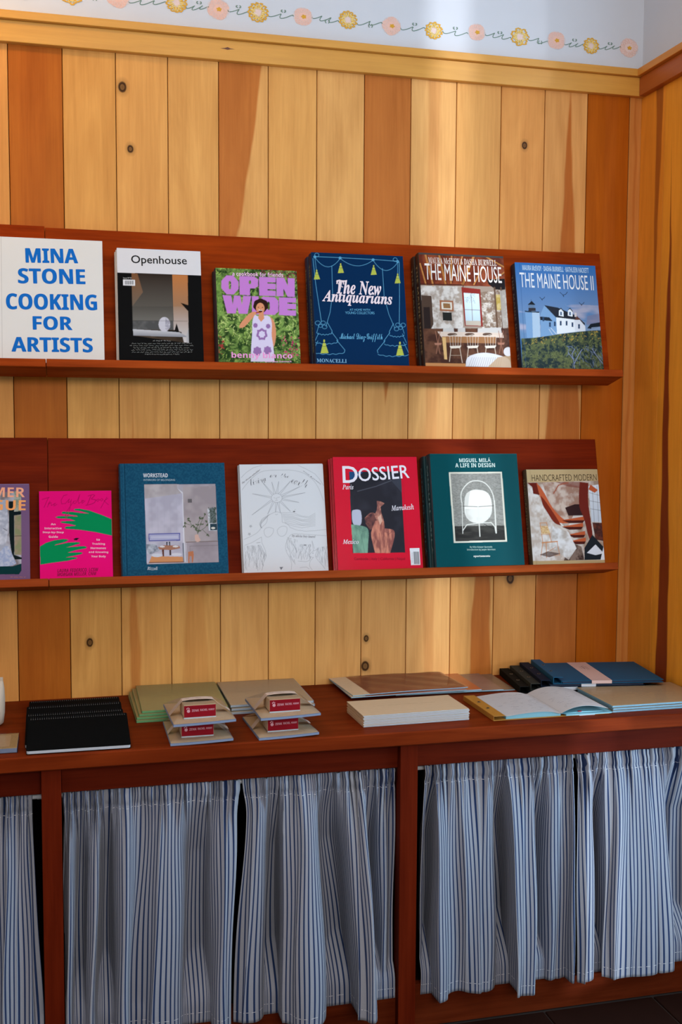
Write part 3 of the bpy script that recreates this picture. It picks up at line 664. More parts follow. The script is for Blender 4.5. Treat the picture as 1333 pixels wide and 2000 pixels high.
def book_block(w, h, t, mat, hard=True, page=None, back=None, sp=None):
    """returns list of (name, mesh, ...) in local frame: x 0..w, front face y=-t, back y=0, spine on the left"""
    b = MB()
    if hard:
        k = .0026
        b.box((0, -t, 0), (w, -t+k, h)); b.box((0, -k, 0), (w, 0, h))
        b.prism([(0, -t), (-.0022, -t*.8), (-.0030, -t/2), (-.0022, -t*.2), (0, 0), (.0022, -.0005), (.0022, -t+.0005)], 0, h, 'z')
        pg = MB().box((.0024, -t+k+.0001, .0030), (w-.0035, -k-.0001, h-.0032))
    else:
        k = .0006
        b.box((0, -t, 0), (w, -t+k, h)); b.box((0, -k, 0), (w, 0, h)); b.box((0, -t+k, 0), (.0007, -k, h))
        pg = MB().box((.0008, -t+k+.0001, .0004), (w-.0008, -k-.0001, h-.0004))
    cm = b.mesh('cover', mat, .0005)
    return cm, pg.mesh('pages', page or M_PAPER)
def place_book(name, label, cat, O, x0, x1, h, nf, t, mat, art=None, let=None, hard=True, copies=1, dx=-.001, roll=0.0, group=None, page=None, gloss=False, hinge=True, clabel=None, dh=0.0, spine=None):
    """stack of equal volumes leaning on the panel; the front one carries the print"""
    w = x1-x0; cm, pm = book_block(w, h, t, mat, hard, page)
    for c in range(copies):
        n = nf-c*(t+.0006)-t     # distance of this volume's back from the panel
        y, z = onp(O, .0006, n)
        lb = label if c == 0 else clabel[c-1]
        tn = thing(name, lb, cat, (x0+dx*c, y, z), (-TH, roll, 0), group)
        link('cover', cm, tn); link('pages', pm, tn)
        if spine:
            def build(U, F, tn=tn):
                hh = t*.42; L = h*.78; sb = MB().add([(-.0033 if hard else -.0003, -t/2-(v[1]-.5)*hh, h*.90-v[0]*L) for v in U], F)
                link('spine_lettering', sb.mesh('spine_lettering', ink(spine[1])), tn)
            later(spine[0], spine[2], .0, build)
        if c == 0 and art:
            cp = link('cover_print', art.mesh('cover_print', M_GLOSSY if gloss == 2 else M_GLOSS if gloss else M_PRINT), tn, (0, -t-.00025, 0))
            if let:
                LETTERED.append((tn, t, let))
    return tn
BK = 'books on the upper shelf'; BL = 'books on the lower shelf'
# --- white book with blue capitals (measured in a crop: 3.251 units per unit)
q = [(-16, 104), (655, 138), (664, 892), (-16, 872)]
a = Art(250, 314, q, (212, 209, 206), 11); l = Lettering(a)
a.line([(10, 100), (13, 880)], 1.2, (176, 172, 170), .8)
blue = (0, 96, 182)
for t, bx in (('MINA', (162, 184, 497, 277)), ('STONE', (114, 313, 543, 411)), ('COOKING', (38, 474, 618, 576)), ('FOR', (205, 616, 458, 703)), ('ARTISTS', (70, 749, 588, 842))):
    for d in (-2.6, 0, 2.6): l.t(t, (bx[0]+2.6+d, bx[1]+abs(d)*.3, bx[2]-2.6+d, bx[3]-abs(d)*.3), blue, 'b', .0, slope=.022)   # struck three times for weight
place_book('book', 'white hardcover cookbook with five lines of bold blue capitals', 'book', OU, -.030, .220, .314, .033, .031, plain('white_cloth', S(212, 209, 206), .7), a, l, group=BK, page=M_PAPERW)
# --- white and black magazine with a stone on a sill
q = [(738, 190), (1275, 210), (1293, 897), (757, 885)]
a = Art(207, 294, q, (12, 12, 13), 11); l = Lettering(a)
a.poly([(730, 180), (1280, 200), (1281, 364), (742, 346)], (208, 206, 210))
ph = [(832, 350), (1188, 362), (1196, 790), (845, 742)]
a.tex(ph, (52, 42, 34), (84, 70, 58), 60, 3, .3, .7)
a.grad([(832, 350), (1092, 360), (1098, 650), (840, 648)], (46, 36, 30), (96, 92, 86))
a.grad([(832, 350), (870, 352), (905, 470), (838, 560)], (128, 84, 52), (110, 96, 82), .8)
a.grad([(838, 560), (1098, 560), (1098, 650), (840, 648)], (70, 66, 62), (104, 102, 98), .7)
a.tex([(840, 648), (1098, 650), (1099, 706), (842, 702)], (92, 92, 92), (74, 74, 75), 20, 5)
a.grad([(1092, 358), (1192, 362), (1194, 560), (1098, 560)], (178, 112, 62), (150, 112, 84))
a.grad([(1098, 560), (1194, 560), (1196, 786), (1166, 786), (1150, 720), (1100, 706)], (150, 120, 98), (192, 188, 190))
a.grad([(842, 702), (1130, 718), (1180, 745), (1180, 752), (845, 742)], (188, 188, 194), (132, 134, 142))
a.poly([(1118, 664), (1130, 700), (1136, 722), (1060, 716), (1062, 710), (1106, 712)], (20, 18, 18))
a.poly([(1145, 536), (1195, 552), (1195, 590), (1180, 575)], (18, 15, 14))
a.ell(1041, 672, 37, 46, (188, 186, 196)); a.tex([(1048, 630), (1076, 650), (1078, 690), (1062, 712), (1046, 700)], (150, 148, 160), (180, 178, 190), 4, 8)
a.line([(840, 648), (1190, 652)], .7, (50, 48, 46))
a.poly([(1180, 745), (1182, 786), (1197, 788), (1196, 700)], (170, 168, 172))
a.poly([(779, 390), (855, 393), (856, 430), (780, 427)], (214, 213, 218))
for i in range(13): a.line([(790+i*4.6, 399), (790+i*4.6, 421)], .55+(i % 3)*.35, (40, 40, 44))
l.t('Openhouse', (830, 240, 1187, 306), (24, 24, 26), None, .008, slope=.02)
l.t('Issue Nº21', (780, 376, 832, 385), (190, 190, 190))
l.squig((968, 768, 1082, 782), (170, 170, 170), 6, 1, .6, .6)
for i, (x0, x1) in enumerate(((836, 1215), (822, 1228), (845, 1200), (832, 1222), (836, 1217), (918, 1134))):
    l.squig((x0, 786+i*13.5, x1, 797+i*13.5), (150, 152, 150), 20, 2+i, .7, .55)
place_book('magazine', 'thick black and white magazine with a pale stone on its cover, front copy', 'magazine', OU, .2545, .4605, .294, .044, .0132, plain('white_wrap', S(206, 200, 196), .6), a, l, False, 3, -.0022, group='magazines second from left on the upper shelf',
           clabel=['copy of the black and white stone-cover magazine, middle of the three, behind the front one', 'copy of the black and white stone-cover magazine, rearmost, its pale spine against the panel'], page=M_PAPERW)
# --- cookbook with a person among green plants
q = [(78, 204), (583, 220), (606, 818), (88, 805)]
a = Art(209, 252, q, (62, 92, 44), 8); l = Lettering(a)
allp = [(70, 190), (600, 205), (612, 830), (80, 820)]
a.tex(allp, (38, 62, 28), (120, 150, 76), 11, 2, .32, .68)
a.scribble(allp, (158, 186, 92), 330, 1.6, 7, 4, .75); a.scribble(allp, (28, 44, 22), 300, 2.0, 8, 5, .75)
a.scribble([(75, 480), (610, 480), (612, 700), (80, 700)], (196, 208, 130), 160, 1.6, 6, 6, .8)
a.scribble([(80, 690), (612, 660), (612, 825), (80, 820)], (34, 62, 30), 160, 2.2, 8, 7, .7)
a.scribble([(250, 195), (600, 205), (600, 300), (420, 250)], (120, 30, 60), 130, 2, 4, 8, .8)
a.scribble([(480, 640), (606, 640), (606, 780), (500, 780)], (176, 46, 96), 46, 2.6, 3, 9, .9); a.scribble([(85, 640), (125, 640), (125, 760), (88, 760)], (150, 50, 50), 24, 2.2, 3, 10, .9)
a.poly([(78, 300), (110, 240), (118, 470), (86, 560)], (110, 150, 70), .5)
l.t('a cookbook for friends', (180, 231, 498, 258), (226, 178, 214), 'b', .0, slope=.02)
lil = (186, 120, 196)
for ch, x0, x1 in (('O', 112, 218), ('P', 224, 340), ('E', 346, 450), ('N', 455, 571)): a.fat(ch, x0, 252, x1, 374, lil)
for ch, x0, x1 in (('W', 118, 296), ('I', 300, 342), ('D', 346, 466), ('E', 470, 578)): a.fat(ch, x0, 380, x1, 496, lil)
l.t('benny blanco', (168, 748, 552, 796), (226, 150, 206), 'b', .0, slope=.02); l.t('with Jess Damuck', (376, 801, 548, 815), (226, 178, 214), 'b')
def fp(pts, c): a.poly(pts, c)
def fe(x, y, rx, ry, c, n=26, wob=0): a.poly([(x+rx*(1+wob*math.sin(7*t))*math.cos(t), y+ry*(1+wob*math.sin(7*t))*math.sin(t)) for t in [2*math.pi*i/n for i in range(n)]], c)
skin, skd = (206, 138, 102), (176, 104, 76)
order = [('p', [(302, 528), (262, 575), (240, 592), (218, 590), (222, 566), (262, 520), (290, 490), (322, 494), (320, 512), (300, 530)], skin),
 ('p', [(415, 520), (440, 545), (452, 620), (444, 690), (430, 722), (418, 712), (424, 640), (412, 570)], skin),
 ('p', [(318, 505), (340, 520), (385, 508), (412, 516), (426, 560), (420, 640), (432, 700), (438, 808), (288, 806), (292, 700), (300, 620), (300, 540)], (206, 196, 222)),
 ('p', [(345, 490), (372, 490), (376, 530), (356, 552), (338, 528)], skin)]
for _, pts, c in order: fp(pts, c)
for x, y, r in ((360, 632, 34), (360, 632, 20), (330, 740, 26), (395, 735, 24), (320, 575, 14), (400, 580, 14)): fe(x, y, r, r*1.1, (142, 104, 160) if r != 20 else (206, 196, 222), 18, .16)
fe(355, 447, 47, 45, (44, 24, 20), 26, .05); fe(352, 465, 27, 36, skin); fe(340, 458, 4, 2.5, (60, 30, 24)); fe(366, 459, 4, 2.5, (60, 30, 24))
fe(353, 482, 11, 9, (70, 20, 20)); fp([(340, 474), (366, 476), (364, 480), (342, 479)], (230, 220, 210))
fp([(302, 492), (352, 486), (356, 493), (305, 502)], (150, 70, 40)); fp([(296, 488), (322, 486), (326, 504), (300, 510)], skin)
tn = place_book('book', 'green garden-photo cookbook with big lilac title letters and a curly-haired person in a tank top', 'book', OU, .4985, .7065, .2515, .046, .0215, plain('dark_floral_board', S(44, 26, 28), .6), a, l, copies=2, dx=-.002, group=BK,
                clabel=['second copy of the lilac-lettered cookbook, hidden behind its twin'])
# --- dark blue book with curtains and tassels
q = [(682, 120), (1248, 142), (1290, 822), (697, 818)]
a = Art(247, 299, q, (4, 38, 74), 5); l = Lettering(a); cy = (98, 168, 206)
def drape(x, y, s_):  # swags and tied curtain, mirrored by s_
    X = lambda d: x+d*s_
    a.line([(X(0), y), (X(8), y+180), (X(22), y+340), (X(40), y+440)], .9, cy)
    return X
a.line([(700, 148), (860, 154), (1060, 164), (1218, 174)], 1.0, cy)
for x0, x1, y0, y1, dp in ((704, 858, 150, 156, 60), (858, 1062, 156, 166, 44), (1062, 1218, 166, 176, 62)):
    a.line([(x0+(x1-x0)*t, y0+(y1-y0)*t+dp*math.sin(math.pi*t)**.8) for t in np.linspace(0, 1, 18)], .9, cy)
for x, y in ((704, 150), (858, 156), (1062, 166), (1216, 176)):
    for r in (5, 8): a.line([(x+r*math.cos(t), y+r*math.sin(t)) for t in np.linspace(0, 6.3, 12)], .8, cy)
for x, y in ((716, 138), (1200, 164)): a.line([(x+13*math.cos(t), y+12*math.sin(t)) for t in np.linspace(0, 6.3, 16)], .8, cy)
a.line([(692, 160), (706, 330), (735, 560)], 1.0, cy); a.line([(806, 206), (808, 380), (790, 500), (762, 590)], .9, cy)
a.line([(704, 155), (712, 240)], .8, cy); a.line([(1226, 180), (1228, 400), (1226, 570)], 1.0, cy)
a.line([(1120, 220), (1130, 400), (1160, 510), (1198, 596)], .9, cy); a.line([(1216, 180), (1216, 260)], .8, cy)
for cx, s_ in ((734, 1), (1228, -1)):
    dyy = 8 if s_ < 0 else 0
    for dx_, dy_, r in ((-22, -4, 16), (12, -6, 14), (-6, 14, 12), (20, 20, 15)):
        a.line([(cx+dx_*s_+r*math.cos(t), 572+dyy+dy_+r*.8*math.sin(t)) for t in np.linspace(0, 6.3, 16)], .8, cy)
    for w0, ww, yy, hh in ((-30, 92, 582, 78), (-44, 140, 640, 76), (-60, 200, 690, 100)):
        pts = [(cx+s_*(ww-14)*.5, yy-16), (cx+s_*ww*.72, yy+hh*.45), (cx+s_*ww*.70, yy+hh*.6)]; a.line(pts, 1.0, cy)
        a.line([(cx+s_*(ww*.70-(ww*.70-w0)*t), yy+dyy+hh*.6+(12+3*math.sin(t*30))*math.sin(math.pi*t)**.5) for t in np.linspace(0, 1, 30)], .9, cy)
        a.line([(cx+s_*w0*.4, yy-10), (cx+s_*w0, yy+hh*.6)], .8, cy)
for x, y, k in ((713, 232, 1), (861, 190, 1), (1065, 200, 1), (1216, 252, 1), (749, 674, 1.35), (1230, 682, 1.35)):
    g = (178, 184, 76)
    a.ell(x, y+6, 4*k, 7*k, g); a.poly([(x-6*k, y+14*k), (x+6*k, y+14*k), (x+9*k, y+28*k), (x-9*k, y+28*k)], g); a.poly([(x-10*k, y+30*k), (x+10*k, y+30*k), (x+19*k, y+60*k), (x-18*k, y+62*k)], g)
    a.line([(x-9*k, y+29*k), (x+9*k, y+29*k)], .8, (60, 80, 50))
    for d in range(-3, 4): a.line([(x+d*2.6*k, y+34*k), (x+d*4.6*k, y+60*k)], .35, (110, 120, 50), .7)
l.t('The New', (832, 298, 1112, 388), (226, 208, 214), 'sbi', .012, slope=.035); l.t('Antiquarians', (742, 368, 1182, 460), (226, 208, 214), 'sbi', .012, slope=.04)
a.line([(870, 340), (846, 322), (834, 304), (850, 296), (880, 306)], 2.2, (226, 208, 214))
l.t('AT HOME WITH', (912, 476, 1040, 489), cy); l.t('YOUNG COLLECTORS', (884, 494, 1068, 510), cy)
l.t('Michael Diaz-Griffith', (846, 630, 1118, 684), cy, 'sc'); l.t('MONACELLI', (700, 791, 888, 814), (120, 170, 206), 'sb', slope=.01)
place_book('book', 'dark blue hardcover with drawn curtain swags and yellow-green tassels, front copy', 'book', OU, .7450, .9920, .298, .060, .0285, plain('navy_board', S(5, 30, 58), .5), a, l, copies=2, dx=-.0035, group=BK,
           clabel=['second copy of the dark blue tassel book, pressed behind the front one'], spine=('THE NEW ANTIQUARIANS', (150, 150, 110), 'b'))
# --- book with a stone-walled dining room
q = [(80, 110), (568, 138), (608, 768), (112, 757)]
a = Art(240, 307, q, (150, 132, 118), 5); l = Lettering(a)
a.tex([(75, 100), (575, 130), (582, 305), (84, 290)], (96, 40, 26), (136, 66, 40), 30, 1)
for x0, y0, x1, y1, w in ((118, 110, 160, 290, 5), (196, 115, 232, 288, 5), (268, 118, 262, 280, 4), (395, 126, 330, 288, 6), (450, 185, 395, 290, 4), (470, 130, 575, 190, 5), (520, 260, 575, 220, 4), (88, 165, 120, 288, 4), (330, 120, 300, 240, 4)):
    a.line([(x0, y0), (x1, y1)], w, (178, 118, 62)); a.line([(x0+9, y0), (x1+9, y1)], 1.5, (60, 26, 20))
for y in (146, 176, 206, 240, 266): a.line([(80, y-4), (570, y+24)], .6, (70, 30, 22), .6)
a.poly([(470, 262), (575, 258), (578, 325), (520, 320), (480, 290)], (28, 20, 20)); a.line([(330, 150), (332, 320)], 2, (40, 20, 18)); a.line([(88, 285), (325, 292)], 3, (70, 36, 28))
a.tex([(86, 295), (325, 300), (330, 545), (100, 560)], (206, 198, 192), (158, 142, 130), 14, 4)
a.tex([(430, 335), (580, 320), (596, 560), (440, 545)], (206, 196, 186), (130, 108, 92), 8, 6, .3, .6)
a.scribble([(86, 310), (330, 310), (330, 540), (96, 550)], (146, 126, 112), 70, .8, 9, 3, .6, .4, 0.1); a.scribble([(440, 335), (596, 330), (596, 550), (444, 545)], (110, 84, 66), 70, 1, 8, 5, .7, .5, .1)
a.poly([(92, 350), (150, 355), (160, 520), (100, 640)], (74, 56, 46)); a.poly([(104, 420), (140, 420), (146, 560), (108, 570)], (40, 30, 28))
a.poly([(322, 305), (432, 318), (445, 535), (340, 530)], (130, 40, 34)); a.grad([(335, 338), (424, 345), (433, 530), (345, 525)], (206, 222, 232), (168, 186, 196))
a.line([(378, 342), (386, 528)], 1.2, (100, 50, 44)); a.line([(338, 436), (428, 440)], 1.2, (100, 50, 44)); a.poly([(345, 500), (432, 502), (433, 530), (346, 526)], (176, 164, 150))
a.scribble([(340, 340), (402, 340), (402, 400), (340, 396)], (96, 104, 108), 40, .6, 7, 8)
a.poly([(196, 380), (275, 384), (277, 446), (198, 442)], (150, 92, 62)); a.poly([(206, 390), (266, 393), (268, 436), (208, 433)], (214, 204, 190)); a.poly([(216, 398), (256, 400), (258, 428), (218, 426)], (140, 100, 64))
a.poly([(212, 450), (264, 452), (266, 500), (214, 498)], (36, 36, 34)); a.poly([(512, 350), (552, 350), (556, 440), (518, 440)], (190, 160, 60), .7); a.line([(514, 310), (530, 560)], 5, (96, 70, 54)); a.line([(552, 310), (560, 560)], 4, (96, 70, 54)); a.poly([(545, 330), (578, 322), (592, 540), (560, 540)], (176, 168, 160), .7)
a.tex([(100, 545), (602, 545), (608, 770), (110, 762)], (66, 40, 32), (96, 62, 46), 20, 9)
for x, w in ((215, 60), (300, 40), (415, 110), (500, 50)): a.poly([(x, 545), (x+w, 540), (x+w+4, 578), (x-2, 575)], (190, 184, 180))
a.poly([(182, 562), (560, 572), (566, 600), (205, 596)], (206, 186, 172)); a.poly([(205, 590), (520, 596), (520, 632), (228, 626)], (150, 104, 68)); a.poly([(208, 594), (230, 596), (236, 724), (220, 722)], (206, 166, 110))
for x in (285, 385, 488):
    a.ell(x-18, 580, 28, 9, (90, 66, 54)); a.poly([(x-34, 646), (x+34, 644), (x+26, 658), (x-28, 660)], (220, 206, 192))
    for d in (-28, -14, 0, 14, 28): a.line([(x+d, 648), (x+d*1.2, 586)], .8, (216, 200, 186))
    a.line([(x-36, 590), (x, 582), (x+36, 590)], 1.4, (216, 200, 186)); a.line([(x-26, 658), (x-36, 735)], 1.6, (210, 190, 170)); a.line([(x+24, 656), (x+38, 742)], 1.6, (210, 190, 170)); a.line([(x-30, 700), (x+30, 700)], .9, (180, 160, 140))
for x in (180, 545): a.line([(x-10, 560), (x+16, 690)], 1.6, (150, 100, 80)); a.line([(x+18, 560), (x-6, 690)], 1.6, (150, 100, 80)); a.poly([(x-16, 628), (x+26, 628), (x+22, 640), (x-12, 640)], (160, 110, 90))
a.poly([(112, 742), (340, 748), (345, 770), (112, 764)], (186, 130, 82)); a.poly([(342, 764), (346, 712), (400, 690), (450, 684), (500, 690), (545, 702), (600, 720), (608, 770)], (206, 204, 208))
for d in range(0, 190, 13): a.line([(360+d, 764), (380+d*.95, 712)], .8, (120, 112, 116))
a.poly([(470, 768), (530, 712), (608, 700), (610, 770)], (176, 146, 112), .85); a.ell(590, 680, 26, 26, (206, 200, 200))
l.t('MAURA McEVOY & DASHA BURWELL', (134, 138, 528, 174), (216, 200, 190), 'sb', .0, slope=.055); l.t('THE MAINE HOUSE', (114, 176, 556, 272), (226, 216, 210), None, .0, slope=.06)
place_book('book', 'hardcover with a stone-walled beamed dining room photo, front copy', 'book', OU, 1.0370, 1.2770, .3125, .058, .0275, plain('umber_board', S(38, 24, 18), .45), a, l, copies=2, dx=-.004, group=BK, gloss=True,
           clabel=['second copy of the stone dining room book, directly behind the front one'], spine=('THE MAINE HOUSE', (150, 130, 96), 'b'))
# --- book with a lighthouse under a blue sky
q = [(645, 160), (1106, 180), (1157, 775), (685, 768)]
a = Art(241, 308, q, (60, 112, 170), 11); l = Lettering(a)
a.grad([(640, 150), (1115, 170), (1145, 600), (660, 600)], (40, 102, 170), (122, 146, 176))
a.tex([(668, 440), (790, 470), (800, 600), (675, 600)], (176, 170, 190), (98, 134, 176), 30, 3, .35, .6, (.4, 1), .8); a.tex([(930, 400), (1130, 410), (1140, 530), (980, 480)], (168, 166, 184), (84, 124, 172), 26, 4, .35, .6, (.4, 1), .8)
a.poly([(1060, 470), (1128, 455), (1138, 520), (1055, 520)], (120, 116, 140), .6)
sh, lt = (120, 156, 196), (220, 226, 232)
a.poly([(702, 445), (742, 440), (746, 598), (712, 598)], sh); a.poly([(742, 440), (784, 450), (790, 590), (746, 598)], (170, 192, 214)); a.poly([(700, 440), (785, 446), (782, 452), (704, 448)], (40, 50, 66))
a.poly([(722, 424), (762, 424), (764, 442), (722, 442)], (50, 44, 50)); a.poly([(722, 404), (756, 404), (758, 424), (722, 424)], (96, 120, 150)); a.poly([(718, 406), (740, 384), (762, 406)], (22, 24, 32)); a.line([(737, 376), (738, 386)], 1, (22, 24, 32))
a.poly([(790, 460), (812, 410), (880, 480), (884, 572), (830, 590), (792, 590)], sh); a.poly([(812, 408), (890, 422), (1000, 470), (1046, 512), (1046, 522), (880, 480)], (34, 36, 46))
a.poly([(880, 478), (985, 490), (1000, 560), (884, 574)], lt); a.poly([(985, 492), (1015, 490), (1048, 528), (1050, 556), (990, 560)], (206, 212, 222)); a.poly([(1000, 470), (1046, 512), (1020, 492), (985, 492)], (96, 60, 52))
for x in (908, 960): a.poly([(x-13, 468), (x-12, 438), (x, 424), (x+14, 440), (x+15, 474)], lt); a.poly([(x-15, 440), (x, 422), (x+18, 444), (x+14, 446), (x, 430)], (30, 34, 44)); a.poly([(x-5, 446), (x+5, 447), (x+5, 466), (x-5, 465)], (70, 96, 130))
a.poly([(786, 474), (840, 478), (860, 500), (790, 494)], (30, 36, 48)); a.poly([(986, 450), (998, 452), (998, 476), (986, 474)], (200, 190, 190))
for x, y in ((806, 488), (844, 520), (872, 516), (906, 512), (940, 512), (974, 520), (1012, 530)): a.poly([(x-5, y-14), (x+5, y-13), (x+5, y+13), (x-5, y+12)], (44, 66, 98))
a.line([(850, 540), (880, 574)], 2, (200, 208, 220)); a.line([(838, 545), (860, 580)], 1.4, (200, 208, 220))
veg = [(680, 600), (760, 596), (900, 574), (1050, 556), (1138, 548), (1160, 780), (684, 772)]
a.tex(veg, (34, 48, 50), (92, 100, 62), 9, 5, .35, .65); a.scribble([(680, 600), (1138, 550), (1142, 600), (690, 640)], (190, 158, 66), 130, 1.5, 4, 3, .8); a.scribble([(684, 640), (1150, 620), (1158, 770), (686, 770)], (30, 44, 52), 200, 1.8, 6, 4, .7)
a.scribble([(684, 620), (1150, 600), (1156, 770), (686, 770)], (128, 136, 88), 150, 1.3, 4, 6, .7); a.scribble([(920, 640), (1150, 640), (1156, 770), (960, 770)], (110, 128, 168), 70, .8, 12, 5, .8, .5, 1.9)
for p in ([(985, 768), (980, 720), (950, 680)], [(985, 740), (1010, 690), (1030, 660)], [(980, 720), (970, 690), (985, 660)], [(1150, 740), (1110, 690), (1090, 660)]): a.line(p, 1.6, (130, 140, 176))
a.poly([(1060, 540), (1080, 515), (1138, 505), (1140, 530), (1090, 545)], (26, 34, 42)); a.poly([(1085, 535), (1138, 530), (1139, 552), (1080, 553)], (130, 150, 180), .8)
for x, y, k in ((800, 372, 1), (923, 348, 1.5), (1027, 402, 1)): a.line([(x-14*k, y-10*k), (x-2*k, y+2), (x+8*k, y-2*k), (x+15*k, y-11*k)], 1.4, (24, 28, 34)); a.line([(x-2*k, y+2), (x+1, y+7*k)], 2, (24, 28, 34))
a.line([(672, 165), (706, 768)], .9, (30, 70, 120), .8)
l.t('MAURA McEVOY · DASHA BURWELL · KATHLEEN HACKETT', (688, 184, 1068, 214), (176, 200, 222), 'b', .0, slope=.045); l.t('THE MAINE HOUSE II', (674, 228, 1096, 314), (222, 224, 228), None, .0, slope=.045)
place_book('book', 'blue-sky hardcover with a white lighthouse and gabled house above shrubs', 'book', OU, 1.3215, 1.5625, .306, .030, .0285, plain('blue_board', S(26, 40, 58), .45), a, l, group=BK, gloss=True, spine=('THE MAINE HOUSE II', (130, 130, 120), 'b'))
# ================= lower shelf
# --- purple book with orange capitals, cut by the frame
q = [(-430, 290), (170, 280), (173, 832), (-430, 850)]
a = Art(215, 238, q, (112, 82, 116), 2); l = Lettering(a)
a.tex([(-330, 330), (117, 325), (117, 780), (100, 802), (-330, 806)], (168, 166, 176), (120, 110, 112), 20, 2); a.poly([(36, 380), (70, 380), (70, 690), (120, 706), (120, 716), (62, 716), (36, 600)], (14, 26, 28)); a.poly([(70, 440), (116, 436), (116, 456), (70, 462)], (14, 24, 30))
a.tex([(72, 462), (117, 458), (117, 690), (72, 690)], (150, 130, 110), (128, 130, 96), 12, 3); a.line([(72, 582), (117, 580)], 1, (20, 24, 24)); a.tex([(70, 320), (117, 320), (117, 436), (72, 440)], (160, 162, 150), (120, 130, 110), 6, 4)
a.tex([(-200, 370), (26, 372), (30, 560), (10, 650), (-200, 700)], (196, 196, 206), (160, 162, 176), 14, 5); a.tex([(10, 640), (32, 640), (84, 740), (60, 752), (0, 760), (-120, 760)], (150, 160, 190), (180, 184, 200), 5, 6); a.poly([(-330, 760), (60, 756), (117, 740), (117, 780), (100, 802), (-330, 806)], (10, 50, 52)); a.line([(0, 538), (22, 550)], 1.2, (24, 26, 34))
org = (240, 158, 96)
l.t('SUMMER', (-300, 298, 142, 356), (240, 162, 128), 'b', .0); l.t('ROGUE', (-230, 372, 147, 432), org, 'b', .0); l.squig((44, 814, 144, 822), (200, 130, 100), 5, 3, .5, .6)
place_book('book', 'purple book with orange capitals and a window photo, cut by the left frame', 'book', OL, -.1795, .0355, .240, .024, .022, plain('purple_board', S(112, 82, 116), .6), a, l, hard=False, group=BL)
# --- hot pink book with green hands (crop: 7.84 units per unit)
q = [(122, 145), (1245, 132), (1272, 1462), (140, 1495)]
a = Art(176, 221, q, (226, 8, 112), 3); l = Lettering(a); gr = (0, 130, 76)
a.poly([(1250, 572), (1100, 510), (900, 440), (740, 412), (665, 416), (668, 436), (760, 450), (895, 488), (760, 478), (640, 462), (490, 458), (468, 474), (480, 490), (700, 520), (720, 534), (560, 526), (420, 528), (372, 545), (420, 562), (600, 570), (676, 600), (560, 604), (450, 612), (470, 632), (600, 650), (694, 674), (640, 682), (540, 690), (514, 712), (540, 724), (760, 740), (1000, 775), (1255, 828)], gr)
a.poly([(135, 998), (230, 940), (360, 900), (500, 882), (560, 888), (574, 902), (520, 930), (380, 966), (365, 978), (560, 938), (700, 928), (752, 934), (756, 950), (620, 990), (545, 1010), (680, 998), (820, 990), (862, 1004), (850, 1024), (700, 1050), (560, 1092), (660, 1090), (780, 1086), (796, 1100), (760, 1118), (600, 1150), (540, 1164), (640, 1160), (715, 1166), (700, 1184), (560, 1216), (300, 1250), (145, 1276)], gr)
dk = (150, 6, 70)
def script_line(pts, w=1.1, c=dk): a.line(pts, w, c, .9)
script_line([(170, 270), (280, 236), (262, 250), (200, 395)]); script_line([(250, 390), (290, 300), (262, 345), (306, 318), (312, 365), (350, 340), (376, 328), (350, 350), (352, 372), (400, 345)])
script_line([(555, 195), (500, 210), (462, 280), (470, 340), (530, 330), (590, 260), (570, 320), (610, 300), (620, 270), (600, 400), (560, 540), (530, 560), (535, 480), (600, 380), (650, 310)])
script_line([(690, 290), (650, 300), (660, 335), (700, 320), (752, 190), (722, 300), (735, 330), (790, 300), (815, 285), (780, 280), (790, 330), (835, 290)])
script_line([(930, 200), (870, 345)], 1.4); script_line([(880, 215), (960, 190), (985, 205), (930, 262), (1000, 275), (985, 320), (900, 352), (845, 358)], 1.4)
script_line([(1040, 262), (1010, 280), (1030, 300), (1060, 275), (1040, 262)]); script_line([(1095, 255), (1070, 275), (1090, 292), (1115, 268), (1095, 255)]); script_line([(1175, 232), (1080, 400)]); script_line([(1190, 250), (1130, 290), (1200, 350)])
a.poly([(655, 880), (690, 864), (750, 866), (725, 880), (705, 900), (665, 898)], (20, 16, 30))
wh = (236, 186, 206)
for t, bx in (('An', (304, 638, 376, 668)), ('Interactive', (206, 700, 470, 732)), ('Step-by-Step', (180, 762, 504, 800)), ('Guide', (272, 828, 414, 864)), ('to', (1010, 876, 1066, 906)), ('Tracking', (944, 938, 1144, 978)), ('Hormones', (920, 1004, 1160, 1036)), ('and Knowing', (890, 1066, 1196, 1104)), ('Your Body', (930, 1130, 1158, 1172))): l.t(t, bx, wh, 'b', .0)
l.t('LAURA FEDERICO, LCSW', (404, 1330, 1042, 1392), (130, 4, 60), 'bi', .0, slope=-.03); l.t('MORGAN MILLER, CNM', (404, 1392, 1008, 1452), (130, 4, 60), 'bi', .0, slope=-.03)
place_book('book', 'small hot pink book with two green hands reaching across its cover', 'book', OL, .0590, .2350, .2215, .020, .0185, plain('pink_board', S(206, 6, 100), .5), a, l, hard=False, group=BL)
# --- teal-blue cloth book with an inset interior photo (crop: 5.796 units per unit)
q = [(32, 72), (1212, 50), (1256, 1300), (60, 1340)]
a = Art(265, 288, q, (22, 70, 96), 4); l = Lettering(a)
a.tex([(20, 50), (1220, 40), (1260, 1320), (40, 1350)], (19, 66, 92), (26, 78, 104), 3, 2)
a.line([(82, 60), (108, 1330)], 1.6, (10, 44, 64)); a.line([(68, 60), (94, 1330)], 1.0, (40, 96, 124), .6)
a.tex([(300, 310), (1108, 296), (1142, 1186), (328, 1212)], (176, 168, 176), (152, 144, 150), 60, 3)
a.tex([(305, 400), (730, 400), (760, 1180), (325, 1200)], (184, 178, 192), (166, 160, 174), 40, 4); a.tex([(300, 308), (670, 300), (670, 345), (730, 405), (310, 470)], (178, 168, 170), (160, 150, 152), 30, 5); a.poly([(670, 345), (740, 400), (762, 1180), (745, 1180), (728, 410)], (206, 204, 212))
